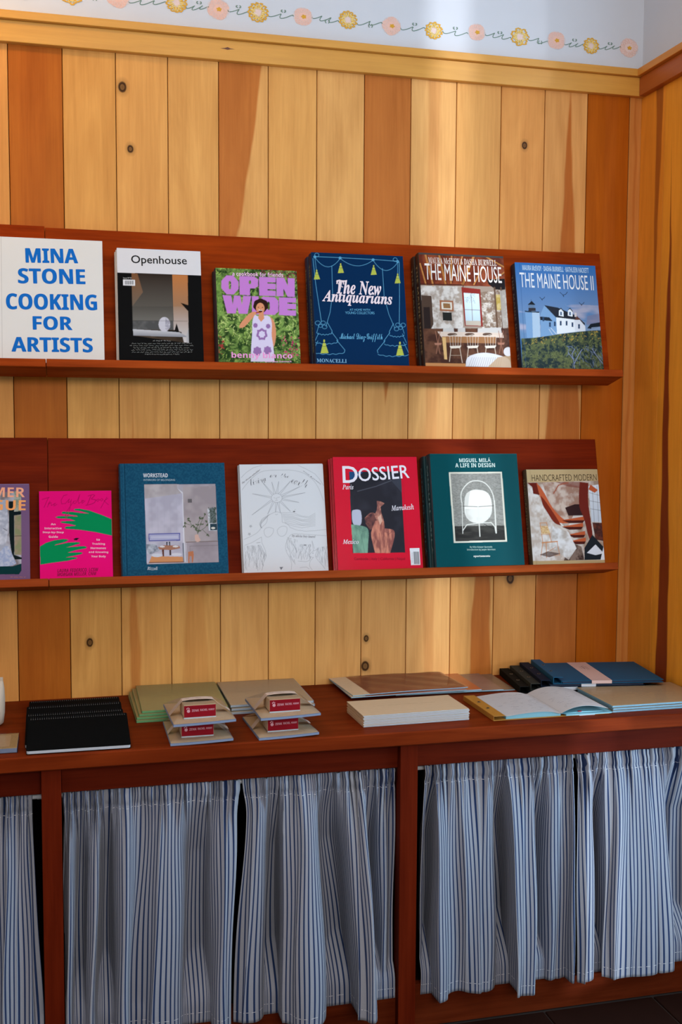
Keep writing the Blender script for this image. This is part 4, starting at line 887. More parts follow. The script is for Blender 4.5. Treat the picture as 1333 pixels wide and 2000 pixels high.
a.tex([(735, 330), (1110, 320), (1130, 940), (752, 960)], (166, 154, 156), (148, 136, 140), 40, 6); a.tex([(775, 970), (1135, 955), (1142, 1186), (790, 1196)], (142, 130, 136), (156, 144, 150), 40, 7)
a.line([(770, 962), (1132, 948)], 2, (110, 90, 86)); a.line([(810, 1005), (1132, 995)], 1, (116, 104, 108)); a.line([(812, 1005), (820, 1190)], .8, (120, 108, 112))
for x in (380, 450, 520, 590, 660): a.line([(x, 480), (x+8, 860)], .4, (150, 144, 160), .6)
a.poly([(790, 470), (836, 470), (838, 512), (792, 514)], (96, 90, 92)); a.poly([(1015, 580), (1110, 560), (1126, 830), (1030, 830)], (190, 190, 196)); a.poly([(1038, 570), (1108, 566), (1120, 740), (1045, 745)], (96, 104, 104)); a.scribble([(1020, 560), (1115, 560), (1120, 745), (1030, 745)], (50, 62, 50), 46, 1.4, 6, 5, .8); a.poly([(1046, 752), (1122, 748), (1124, 822), (1048, 825)], (40, 60, 70)); a.ell(1080, 800, 24, 12, (206, 200, 190))
a.poly([(345, 866), (702, 856), (704, 944), (350, 952)], (84, 86, 150)); a.poly([(356, 878), (692, 868), (694, 932), (360, 940)], (176, 174, 196)); a.line([(366, 888), (684, 880), (686, 922), (370, 928), (366, 888)], .7, (96, 98, 160))
a.tex([(322, 985), (430, 985), (470, 1060), (360, 1100), (325, 1090)], (178, 180, 190), (120, 124, 136), 10, 8); a.poly([(450, 1020), (520, 995), (690, 1000), (704, 1030), (600, 1050), (470, 1045)], (156, 108, 88)); a.ell(500, 1012, 30, 10, (206, 200, 200)); a.ell(650, 1010, 34, 10, (206, 200, 200)); a.poly([(495, 1045), (520, 1045), (520, 1120), (505, 1125)], (90, 50, 40)); a.poly([(580, 1050), (600, 1050), (600, 1110), (580, 1110)], (60, 40, 40))
a.poly([(545, 960), (560, 958), (558, 1000), (548, 1000)], (40, 40, 48)); a.poly([(575, 955), (590, 955), (590, 1000), (578, 1000)], (50, 54, 60)); a.poly([(352, 1190), (380, 1120), (730, 1125), (740, 1180)], (196, 134, 90)); a.line([(352, 1192), (742, 1184)], 2, (110, 60, 40)); a.ell(440, 1110, 60, 20, (196, 196, 206)); a.ell(660, 1100, 60, 18, (200, 196, 204)); a.poly([(725, 970), (745, 970), (752, 1180), (735, 1180)], (90, 96, 106), .7); a.poly([(792, 1070), (850, 1060), (858, 1110), (846, 1190), (832, 1190), (830, 1120), (808, 1120), (808, 1195), (794, 1195)], (176, 110, 78))
a.poly([(868, 880), (900, 870), (912, 880), (914, 900), (935, 935), (920, 956), (886, 960), (870, 935)], (196, 160, 148)); br = (70, 84, 56)
for p in ([(905, 870), (880, 800), (830, 760), (790, 690)], [(905, 860), (930, 760), (985, 650)], [(905, 860), (900, 760), (930, 700)], [(830, 770), (770, 750), (750, 775)], [(905, 850), (980, 800), (1020, 760)], [(960, 820), (1010, 870), (1020, 890)]): a.line(p, 1.0, br)
r_ = random.Random(5)
for x, y in ((790, 690), (810, 715), (985, 650), (965, 680), (930, 700), (915, 680), (750, 775), (765, 750), (1010, 720), (1020, 760), (880, 800), (900, 770), (1015, 875), (840, 780), (950, 760), (890, 830), (925, 820), (860, 790)):
    for _ in range(2): a.ell(x+r_.uniform(-12, 12), y+r_.uniform(-10, 10), 14, 7, br, .9, r_.uniform(0, 3))
l.t('WORKSTEAD', (290, 180, 566, 226), (206, 208, 214), 'b', .0, slope=-.01); l.t('INTERIORS OF BELONGING', (294, 244, 648, 266), (150, 172, 184), None, .01, slope=-.01); l.t('Rizzoli', (330, 1238, 448, 1278), (186, 196, 206), 'sbi')
place_book('book', 'large teal-blue cloth book with an inset breakfast nook photo', 'book', OL, .2585, .5235, .288, .033, .031, plain('teal_cloth', S(20, 68, 94), .75, .08, 400), a, l, roll=math.radians(-.3), group=BL, spine=('WORKSTEAD', (120, 130, 140), 'b'))
# --- white paperback with ink drawing (crop: 7.016 units per unit)
q = [(48, 100), (1200, 62), (1268, 1528), (108, 1570)]
a = Art(223, 284, q, (206, 205, 208), 4); l = Lettering(a); pk = (84, 84, 92)
L_ = lambda p, w=.55, al=.8: a.line(p, w, pk, al)
arc = lambda cx, cy_, rx, ry, t0, t1, n=24: [(cx+rx*math.cos(t), cy_+ry*math.sin(t)) for t in np.linspace(t0, t1, n)]
L_([(85, 440), (120, 390), (200, 290), (320, 190), (420, 164), (560, 158), (740, 150), (880, 170), (990, 220), (1090, 310), (1150, 420), (1205, 570)]); L_([(75, 270), (140, 200), (240, 130), (360, 92)]); L_([(850, 82), (960, 130), (1090, 200), (1150, 270), (1210, 360)])
L_(arc(557, 545, 74, 62, 0, 6.3)); L_([(515, 540), (535, 548)]); L_([(565, 540), (600, 530)]); L_([(555, 540), (548, 560), (565, 560)]); L_([(535, 580), (570, 580)])
for tx, ty, b0 in ((360, 325, 3.9), (490, 325, 4.35), (585, 315, 4.75), (750, 305, 5.2), (880, 380, 5.75), (950, 465, 6.1), (862, 602, .25), (745, 728, .85), (606, 750, 1.3), (540, 742, 1.65), (432, 770, 2.2), (218, 784, 2.65), (225, 492, 3.25)):
    for d in (-.17, .17): L_([(557+74*math.cos(b0+d), 545+62*math.sin(b0+d)), (tx, ty)], .6, .85)
L_([(430, 790), (470, 770), (530, 740), (570, 738), (618, 750), (630, 820), (632, 880), (680, 890), (720, 920), (740, 950), (830, 985), (960, 1000), (1100, 990), (1240, 970)]); L_([(430, 790), (425, 860), (410, 900), (350, 950), (300, 1020), (220, 1070), (110, 1120)]); L_([(120, 1200), (220, 1160), (345, 1085)]); L_([(535, 768), (550, 778), (570, 766)])
L_([(1240, 1060), (1000, 1045), (800, 1035), (740, 1050), (700, 1120), (670, 1200), (680, 1280), (730, 1360), (760, 1440), (750, 1530)]); L_([(345, 1085), (350, 1160), (400, 1270), (410, 1350), (370, 1440), (350, 1540)])
L_([(380, 1000), (400, 960), (460, 950), (510, 970), (510, 1020), (470, 1075), (420, 1090), (385, 1050), (380, 1000)]); L_([(560, 990), (600, 940), (670, 930), (705, 960), (680, 1050), (620, 1080), (570, 1050), (560, 990)])
for i in range(9): L_([(620+6*i, 748+18*i), (780, 745+i*22+8*math.sin(i)), (900, 790+i*20-10*math.sin(i*2)), (1000, 800+i*17), (1090, 745+i*22)], .5)
for i in range(5): L_([(460-i*10, 772+i*10), (360-i*6, 830+i*20), (318+i*6, 900+i*12), (340+i*4, 960)], .5)
for x, y in ((200, 938), (182, 1045)): L_([(x+20*math.cos(t*2.513+.3), y+20*math.sin(t*2.513+.3)) for t in range(6)], .6)
a.scribble([(110, 1210), (330, 1190), (410, 1330), (350, 1550), (110, 1565)], (96, 96, 104), 110, .45, 22, 3, .7, .22, 1.6); a.scribble([(850, 1180), (1030, 1180), (1020, 1410), (840, 1410)], (96, 96, 104), 60, .45, 18, 4, .7, .25, 1.4); a.scribble([(1100, 1230), (1250, 1200), (1262, 1525), (1190, 1500), (1100, 1350)], (100, 100, 108), 60, .45, 20, 5, .7, .2, 1.6); a.scribble([(690, 1080), (840, 1120), (820, 1480), (760, 1400), (690, 1280)], (96, 96, 104), 50, .45, 22, 6, .7, .25, 1.7)
L_([(1060, 1270), (1110, 1250), (1100, 1300), (1080, 1340), (1120, 1400), (1170, 1450), (1220, 1520)]); L_([(1060, 1270), (1040, 1130), (1075, 1240)]); L_([(1060, 1270), (1000, 1320), (1000, 1350), (1060, 1360), (1010, 1410), (1000, 1480), (1040, 1530)]); L_([(845, 1412), (960, 1418), (1010, 1400)]); L_([(870, 1500), (960, 1490), (1000, 1520)])
a.ell(795, 730, 16, 7, (40, 40, 44)); a.ell(945, 1192, 16, 6, (50, 50, 54)); a.ell(1052, 1302, 5, 5, (40, 40, 44)); a.poly([(590, 1495), (640, 1490), (612, 1535)], (110, 110, 118)); L_([(800, 715), (815, 695)]); L_([(280, 1165), (330, 1158)], .9)
for s_, bx, sl in (('living', (200, 262, 410, 392), -.32), ('on', (464, 224, 556, 262), -.05), ('the', (612, 205, 724, 262), .04), ('earth', (770, 255, 980, 372), .34)): l.t(s_, bx, (60, 60, 68), 'sc', -.02, slope=sl)
l.t('the dream rebuilder', (84, 240, 330, 262), (90, 90, 98), 'si', slope=-.8); l.t('words & pictures', (926, 240, 1170, 262), (90, 90, 98), 'si', slope=.75); l.t('by alicia bay laurel', (765, 1050, 1088, 1095), (96, 96, 104), 'si', slope=.04)
place_book('book', 'white paperback with a black ink drawing of a rayed sun and flowing hair, front copy', 'book', OL, .5640, .7860, .2860, .026, .0115, plain('white_card', S(200, 199, 202), .6), a, l, False, 2, -.002, roll=math.radians(-.4), group=BL, page=M_PAPERW,
           clabel=['second copy of the white ink-drawing paperback, behind the front one'])
# --- red glossy magazine (crop: 3.3325)
q = [(702, 147), (1247, 145), (1285, 857), (735, 872)]
a = Art(232, 301, q, (200, 14, 44), 4); l = Lettering(a)
a.line([(855, 182), (1065, 184)], .5, (120, 10, 30), .8)
a.tex([(806, 243), (1142, 240), (1168, 765), (828, 768)], (34, 34, 42), (48, 48, 58), 60, 2); a.poly([(806, 243), (900, 243), (880, 290), (840, 300), (812, 290)], (20, 66, 110)); a.poly([(840, 300), (900, 243), (1142, 240), (1142, 262), (960, 320), (820, 372)], (30, 32, 40)); a.line([(860, 370), (980, 338), (1080, 300)], 2.2, (84, 86, 96), .7); a.poly([(1080, 300), (1146, 268), (1150, 380)], (60, 64, 76), .6)
for i in range(3): a.line([(1150+i*6, 300), (1172+i*6, 770)], .35, (150, 10, 34), .7)
a.poly([(822, 500), (832, 490), (870, 488), (884, 500), (888, 575), (870, 598), (835, 590), (824, 560)], (176, 178, 196)); a.tex([(818, 585), (860, 588), (918, 600), (934, 630), (928, 700), (924, 768), (832, 768)], (120, 158, 136), (94, 128, 112), 14, 4, .3, .7, (1.6, .6)); a.line([(840, 600), (890, 630), (920, 620)], .8, (80, 110, 100)); a.line([(880, 630), (905, 768)], .8, (80, 110, 100))
a.tex([(985, 432), (1010, 436), (1035, 448), (1022, 462), (1008, 470), (1015, 520), (1032, 560), (1020, 600), (980, 620), (905, 545), (940, 505), (975, 515), (988, 480)], (196, 132, 112), (120, 74, 70), 9, 5, .3, .7); a.tex([(905, 545), (960, 505), (985, 560), (980, 600), (940, 620), (912, 580)], (110, 66, 62), (70, 44, 48), 8, 6)
a.tex([(975, 560), (1030, 560), (1035, 610), (1092, 616), (1102, 640), (1094, 690), (1070, 768), (972, 768), (945, 660), (948, 625)], (198, 126, 104), (136, 78, 72), 11, 7, .3, .65, (1.8, .5)); a.poly([(990, 540), (1010, 520), (1020, 560), (1005, 590)], (206, 160, 140)); a.line([(1035, 630), (1060, 640), (1040, 768)], 1, (110, 60, 58)); a.line([(1000, 640), (1010, 768)], 1, (120, 66, 62)); a.line([(1092, 620), (1060, 650)], .8, (110, 60, 58))
a.poly([(1198, 738), (1262, 736), (1268, 844), (1206, 846)], (214, 212, 216))
for i in range(16): a.line([(1222+i*2.4, 760), (1226+i*2.4, 838)], .3+.3*(i % 3), (30, 30, 34))
for i in range(9): a.line([(1212, 768+i*7.6), (1216, 768+i*7.6)], .8, (60, 60, 64))
wt = (222, 216, 224)
l.t('D', (764, 206, 862, 316), wt, None, .012); l.t('OSSIER', (866, 208, 1196, 296), wt, None, .01, slope=-.075)
l.t('Paris', (762, 328, 834, 358), wt, 'si', .008); l.t('Marrakesh', (1078, 456, 1226, 492), wt, 'si', .008, slope=-.06); l.t('Mexico', (764, 682, 866, 710), wt, 'si', .008); l.t('Cambodia | Italy | California | Nepal', (836, 796, 1166, 818), (120, 10, 34), None)
place_book('magazine', 'glossy red travel magazine with two draped figures on its cover, front copy', 'magazine', OL, .8080, 1.0400, .301, .047, .0145, plain('red_gloss', S(196, 14, 42), .25, .03, coat=.5), a, l, False, 3, -.0024, group='glossy red magazines on the lower shelf', gloss=2,
           clabel=['copy of the glossy red magazine, middle of the three, behind the front one', 'copy of the glossy red magazine, rearmost against the panel'])
# --- dark green book with a lamp photo (crop: 3.174)
q = [(102, 127), (633, 130), (675, 802), (132, 813)]
a = Art(250, 304, q, (0, 66, 72), 5); l = Lettering(a)
a.poly([(214, 241), (540, 241), (567, 671), (239, 678)], (206, 202, 186)); a.tex([(224, 250), (531, 250), (550, 575), (244, 578)], (122, 120, 114), (146, 144, 138), 4, 2, stretch=(1, 3)); a.tex([(244, 575), (551, 572), (556, 662), (249, 667)], (44, 42, 40), (60, 58, 54), 16, 3, stretch=(.4, 2))
lw = (208, 206, 198)
a.line([(404, 545), (430, 565), (480, 590), (550, 606)], 1.2, (26, 26, 26)); a.line([(290, 430), (284, 380), (300, 340), (340, 300), (385, 293), (432, 305), (468, 345), (486, 390), (490, 430)], 2.6, lw)
a.poly([(306, 460), (308, 400), (322, 370), (350, 354), (380, 350), (430, 356), (460, 380), (474, 420), (477, 470), (470, 510), (440, 545), (400, 558), (350, 552), (322, 530), (308, 500)], (222, 220, 212)); a.poly([(308, 400), (322, 370), (345, 356), (335, 400), (330, 450), (308, 456)], (180, 178, 172), .6); a.tex([(310, 470), (476, 465), (465, 520), (420, 556), (360, 555), (318, 525)], (176, 174, 168), (204, 202, 196), 30, 5, a=.6)
for p, w in (([(288, 452), (390, 456), (494, 450)], 1.4), ([(292, 430), (294, 620)], 2.0), ([(491, 420), (500, 618)], 3.4), ([(390, 456), (399, 638)], 2.6), ([(296, 600), (320, 566), (400, 556), (470, 554), (492, 580), (498, 616)], 2.4)): a.line(p, w, lw if w > 1.5 else (60, 58, 54))
l.t('MIGUEL MILÁ', (278, 151, 470, 180), (190, 206, 200), 'b', .0); l.t('A LIFE IN DESIGN', (254, 186, 497, 212), (190, 206, 200), 'b', .0)
l.t('By Kiko Gaspar Quevedo', (336, 697, 474, 711), (150, 178, 170), 'b'); l.t('Introduction by Jasper Morrison', (318, 713, 493, 727), (150, 178, 170), 'b'); l.t('apartamento', (357, 752, 460, 768), (206, 214, 206), 'sb', .0)
place_book('book', 'dark green hardcover with a framed photo of a white globe lamp, front copy', 'book', OL, 1.0700, 1.3200, .305, .071, .034, plain('bottle_green_board', S(0, 52, 58), .4, coat=.3), a, l, copies=2, dx=-.006, group=BL, gloss=True,
           clabel=['second copy of the dark green lamp book, its spine showing left of the front one'], spine=('MIGUEL MILÁ', (110, 140, 140), 'b'))
# --- small book with a spiral stair photo (crop: 3.174)
q = [(705, 210), (1140, 216), (1190, 793), (738, 795)]
a = Art(216, 268, q, (176, 152, 112), 3); l = Lettering(a)
a.line([(727, 212), (758, 795)], .8, (130, 108, 76), .7)
a.tex([(709, 290), (1147, 288), (1193, 775), (734, 772)], (196, 186, 180), (150, 128, 112), 26, 2); a.tex([(712, 300), (820, 420), (960, 600), (950, 772), (738, 770)], (206, 200, 196), (176, 160, 148), 20, 3)
a.tex([(800, 290), (1090, 290), (1090, 420), (1000, 480), (960, 560), (860, 480)], (150, 116, 100), (186, 168, 156), 18, 4); rd, rd2 = (112, 38, 24), (176, 84, 50)
a.poly([(712, 292), (770, 292), (790, 370), (745, 360), (740, 320)], (96, 30, 22)); a.poly([(765, 292), (800, 330), (870, 470), (960, 545), (900, 548), (840, 480), (790, 400)], rd2); a.poly([(790, 372), (815, 400), (880, 500), (915, 560), (870, 545), (826, 470), (800, 430)], rd)
for x, y, w in ((1000, 470, 90), (990, 520, 120), (985, 560, 110), (1010, 610, 90), (1020, 650, 80)):
    a.poly([(x-w*.6, y+6), (x+w*.6, y-14), (x+w*.62, y+10), (x, y+24)], rd2 if y > 500 else (84, 40, 34)); a.poly([(x-w*.6, y+8), (x+w*.6, y+10), (x+w*.5, y+26), (x-w*.2, y+26)], (70, 26, 22))
a.poly([(940, 450), (1000, 430), (1050, 430), (1060, 500), (960, 500)], (50, 30, 30)); a.poly([(1030, 292), (1085, 300), (1082, 420), (1105, 560), (1120, 690), (1085, 640), (1060, 520), (1022, 440)], (104, 36, 28))
a.grad([(1085, 320), (1150, 310), (1172, 545), (1105, 540)], (206, 212, 220), (184, 192, 204))
for p in ([(1090, 360), (1160, 380)], [(1092, 410), (1162, 425)], [(1096, 460), (1166, 472)], [(1110, 330), (1122, 540)], [(1138, 320), (1150, 540)]): a.line(p, .8, (50, 40, 40))
a.poly([(1098, 310), (1145, 345), (1125, 362), (1086, 340)], rd2); a.poly([(880, 290), (1035, 292), (1030, 330), (960, 320)], (120, 60, 50), .7); a.line([(870, 360), (900, 310), (960, 295)], 3, (150, 80, 60)); a.tex([(1110, 545), (1172, 548), (1182, 660), (1130, 650)], (96, 50, 40), (60, 36, 34), 8, 6)
a.poly([(1060, 700), (1110, 620), (1185, 700), (1190, 773), (1060, 773)], (30, 34, 40)); a.poly([(1075, 730), (1130, 680), (1182, 735), (1130, 745)], (206, 208, 216)); a.poly([(1162, 775), (1182, 690), (1194, 775)], (214, 216, 222)); a.tex([(960, 660), (1040, 690), (1060, 773), (930, 773)], (60, 42, 38), (120, 100, 90), 12, 7); a.tex([(860, 560), (960, 600), (1010, 700), (960, 770), (850, 690)], (206, 204, 204), (168, 158, 150), 20, 8)
cw = (186, 122, 74)
for p, w in (([(784, 540), (800, 660), (786, 745)], 1.8), ([(824, 540), (854, 660)], 1.8), ([(784, 541), (826, 541)], 1.6), ([(796, 662), (890, 656)], 3), ([(888, 656), (904, 740)], 1.8), ([(820, 665), (822, 752)], 2), ([(800, 735), (880, 690)], 1.2), ([(790, 612), (846, 612)], 1.2), ([(825, 745), (902, 738)], 1.2)): a.line(p, w, cw)
a.tex([(788, 560), (830, 560), (848, 608), (792, 608)], (206, 176, 130), (180, 140, 96), 3, 9); a.poly([(778, 735), (830, 715), (910, 730), (840, 752)], (70, 46, 40), .8)
l.t('HANDCRAFTED MODERN', (737, 244, 1136, 284), (70, 54, 36), None, -.006, slope=.01)
place_book('book', 'small tan-banded book with a red spiral stair and chair photo, last on the shelf', 'book', OL, 1.3640, 1.5780, .269, .028, .0265, plain('tan_board', S(84, 70, 50), .6), a, l, group=BL, spine=('HANDCRAFTED MODERN', (170, 150, 110), None))
# ================================================================ things on the counter
Z0 = CT+.0004
def rect_on(name, label, cat, x0, x1, yf, yb, z, group=None, rz=0.0, rot=None):
    """a thing whose local frame has its origin at the near left corner, x right, y to the wall"""
    return thing(name, label, cat, (x0, yf, z), rot or (0, 0, rz), group)
M_KRAFT = plain('kraft_card', S(196, 160, 118), .7, .06, 90); M_KRAFTP = plain('pale_kraft', S(202, 172, 138), .7, .05, 90)
M_OLIVEK = plain('olive_kraft', S(178, 160, 104), .6, .06, 90); M_GREEN = plain('green_page_edges', S(116, 178, 118), .6, .10, 500)
M_WHITEE = plain('white_sheet_edges', S(190, 198, 208), .6, .08, 500); M_BLUEE = plain('pale_blue_sheet_edges', S(140, 180, 200), .6, .08, 500)
M_GREYE = plain('grey_blue_board_edge', S(118, 132, 160), .6, .08, 300)
M_INKK = plain('brown_ink', S(92, 66, 48), .8, .02)
M_FILM = bpy.data.materials.new('clear_film')
def film_mat():
    nt, N, L, p = nodes(M_FILM); N.remove(p)
    n = N.new('ShaderNodeTexNoise'); n.inputs['Scale'].default_value = 45; n.inputs['Detail'].default_value = 3; n.inputs['Distortion'].default_value = 2
    tc = N.new('ShaderNodeTexCoord'); L.new(tc.outputs['Object'], n.inputs['Vector'])
    b = N.new('ShaderNodeBump'); b.inputs['Strength'].default_value = .35; b.inputs['Distance'].default_value = .002; L.new(n.outputs[0], b.inputs['Height'])
    lw = N.new('ShaderNodeLayerWeight'); lw.inputs['Blend'].default_value = .10; L.new(b.outputs[0], lw.inputs['Normal'])
    gl = N.new('ShaderNodeBsdfGlossy'); gl.inputs['Roughness'].default_value = .10; gl.inputs['Color'].default_value = (.85, .9, .95, 1); L.new(b.outputs[0], gl.inputs['Normal'])
    tr = N.new('ShaderNodeBsdfTransparent'); tr.inputs[0].default_value = (.96, .97, .98, 1); mx = N.new('ShaderNodeMixShader')
    L.new(lw.outputs['Fresnel'], mx.inputs[0]); L.new(tr.outputs[0], mx.inputs[1]); L.new(gl.outputs[0], mx.inputs[2]); L.new(mx.outputs[0], N['Material Output'].inputs[0])
film_mat()
def grid_surface(fn, nx, ny, mb=None):
    mb = mb or MB(); v = [fn(i/(nx-1), j/(ny-1)) for j in range(ny) for i in range(nx)]
    return mb.add(v, [(j*nx+i, j*nx+i+1, (j+1)*nx+i+1, (j+1)*nx+i) for j in range(ny-1) for i in range(nx-1)])
def marks(w, d, rows, seed, z, x0=.0, y0=.0, dens=12, amp=.0012, lw=.0006):
    """loose handwriting strokes lying flat"""
    r = random.Random(seed); b = MB()
    for k in range(rows):
        y = y0+d*(k+.5)/rows; x = x0
        while x < x0+w:
            l = w/dens*r.uniform(.5, 1.6)
            if r.random() < .75: b.ribbon([(x+l*i/7, y+amp*math.sin(i*2.1+r.random()*2)+r.uniform(-.3, .3)*amp) for i in range(8)], lw, z, 'xy')
            x += l+w/dens*.4
    return b
# ---- black wire-bound notebooks, overlapping like tiles
M_BLK = plain('black_card_cover', S(11, 13, 14), .8, .12, 120, spec=.03); M_WIRE = plain('black_wire', S(44, 45, 50), .35, .02, metal=.3); M_HOLE = plain('punched_hole_grey', S(120, 118, 116), .7, .02)
M_NBP = plain('notebook_pages', S(186, 192, 200), .7, .05, 400)
def rounded(x0, y0, x1, y1, r=.005, n=4):
    p = []
    for cx, cy, a in ((x1-r, y1-r, 0), (x0+r, y1-r, 90), (x0+r, y0+r, 180), (x1-r, y0+r, 270)):
        for i in range(n+1): t = math.radians(a+90*i/n); p.append((cx+r*math.cos(t), cy+r*math.sin(t)))
    return p
def notebook():
    t = thing('wire_notebook', '', 'notebook')
    link('back_cover', MB().prism(rounded(0, 0, .222, .18), 0, .0007, 'z').mesh('back_cover', M_BLK), t)
    link('pages', MB().prism(rounded(.0012, .0004, .2208, .179), .0008, .0063, 'z').mesh('pages', M_NBP), t)
    link('front_cover', MB().prism(rounded(0, .0022, .222, .18), .0064, .0072, 'z').mesh('front_cover', M_BLK), t)
    w = MB(); hl = MB()
    for i in range(43):
        x = .006+i*.005
        w.tube([(x, .1755+.0052*math.cos(a), .0038+.0052*math.sin(a)) for a in [2*math.pi*k/8 for k in range(9)]], .00055, 4, False)
        hl.box((x-.0008, .1702, .0072), (x+.0008, .1716, .00735)).box((x-.0008, .1680, .0072), (x+.0008, .1690, .00732))
    o = link('wire_binding', w.mesh('wire_binding', M_WIRE), t); o['kind'] = 'stuff'
    o = link('punched_holes', hl.mesh('punched_holes', M_HOLE), t); o['kind'] = 'stuff'
    return t
nb0 = notebook(); NB = [('black wire-bound notebook lying frontmost on top, its white page edges toward the counter edge', .0315, -.491, .0013, math.radians(8.4), -.004),
    ('black wire-bound notebook under the frontmost one, second wire row from the front', .0275, -.441, .0003, math.radians(7.4), .010),
    ('black wire-bound notebook third from the front, partly tucked under two others', .0260, -.368, .0003, math.radians(7.2), .006),
    ('black wire-bound notebook rearmost of four, nearest the planked wall', .0275, -.235, .0019, 0, .004)]
for k, (lb, x, y, z, a_, rz) in enumerate(NB):
    o = nb0 if k == 0 else copy_tree(nb0); o.location = (x, y, Z0+z); o.rotation_euler = (a_, 0, rz); o['label'] = lb; o['category'] = 'notebook'; o['group'] = 'black wire-bound notebooks'
# ---- shrink-wrapped pads with kraft tops
def pack(w, d, h, top, edge, seed, film=True, lines=True, sheets=3):
    t = thing('wrapped_pad', '', 'pad')
    b = MB()
    for k in range(sheets): b.box((.0006*(k % 2), .0005*((k+1) % 2), h*k/sheets+.0001), (w-.0006*(k % 2), d, h*(k+.86)/sheets))
    link('sheets', b.mesh('sheets', edge), t)
    link('top_card', MB().prism([(0, 0), (w, 0), (w, d), (0, d)], h+.0001, h+.0004, 'z').mesh('top_card', top), t)
    if lines: link('faint_writing', marks(w*.55, d*.35, 1, seed, h+.00085, w*.12, d*.35, 5, .0004, .0004).mesh('faint_writing', M_INKK), t)
    if film: link('film_wrap', MB().box((-.0012, -.0012, 0), (w+.0012, d+.0012, h+.0011)).mesh('film_wrap', M_FILM, .0008), t)
    return t
def stack(proto, rows, grp):
    for k, (lb, x, y, z, rz) in enumerate(rows):
        o = proto if k == 0 else copy_tree(proto); o.location = (x, y, Z0+z); o.rotation_euler = (0, 0, rz); o['label'] = lb; o['group'] = grp
stack(pack(.206, .262, .0052, M_OLIVEK, M_GREEN, 1), [
    ('green-edged kraft pad in film, topmost of its stack near the wall', .2930, -.2700, .0189, -.012),
    ('green-edged kraft pad in film, second from the top of its stack', .2860, -.2760, .0127, .004),
    ('green-edged kraft pad in film, third from the top of its stack', .2800, -.2800, .0064, .010),
    ('green-edged kraft pad in film, lowest, touching the counter', .2790, -.2860, .0002, .016)], 'green-edged pads')
stack(pack(.209, .262, .0052, M_KRAFTP, M_WHITEE, 2, sheets=2), [
    ('pale kraft pad with white edges, topmost, right of the green-edged stack', .5100, -.2480, .0146, 0.0),
    ('pale kraft pad with white edges, middle of its stack of three', .5115, -.2540, .0074, -.006),
    ('pale kraft pad with white edges, bottom of its stack of three', .5100, -.2610, .0002, -.002)], 'pale kraft pads with white edges')
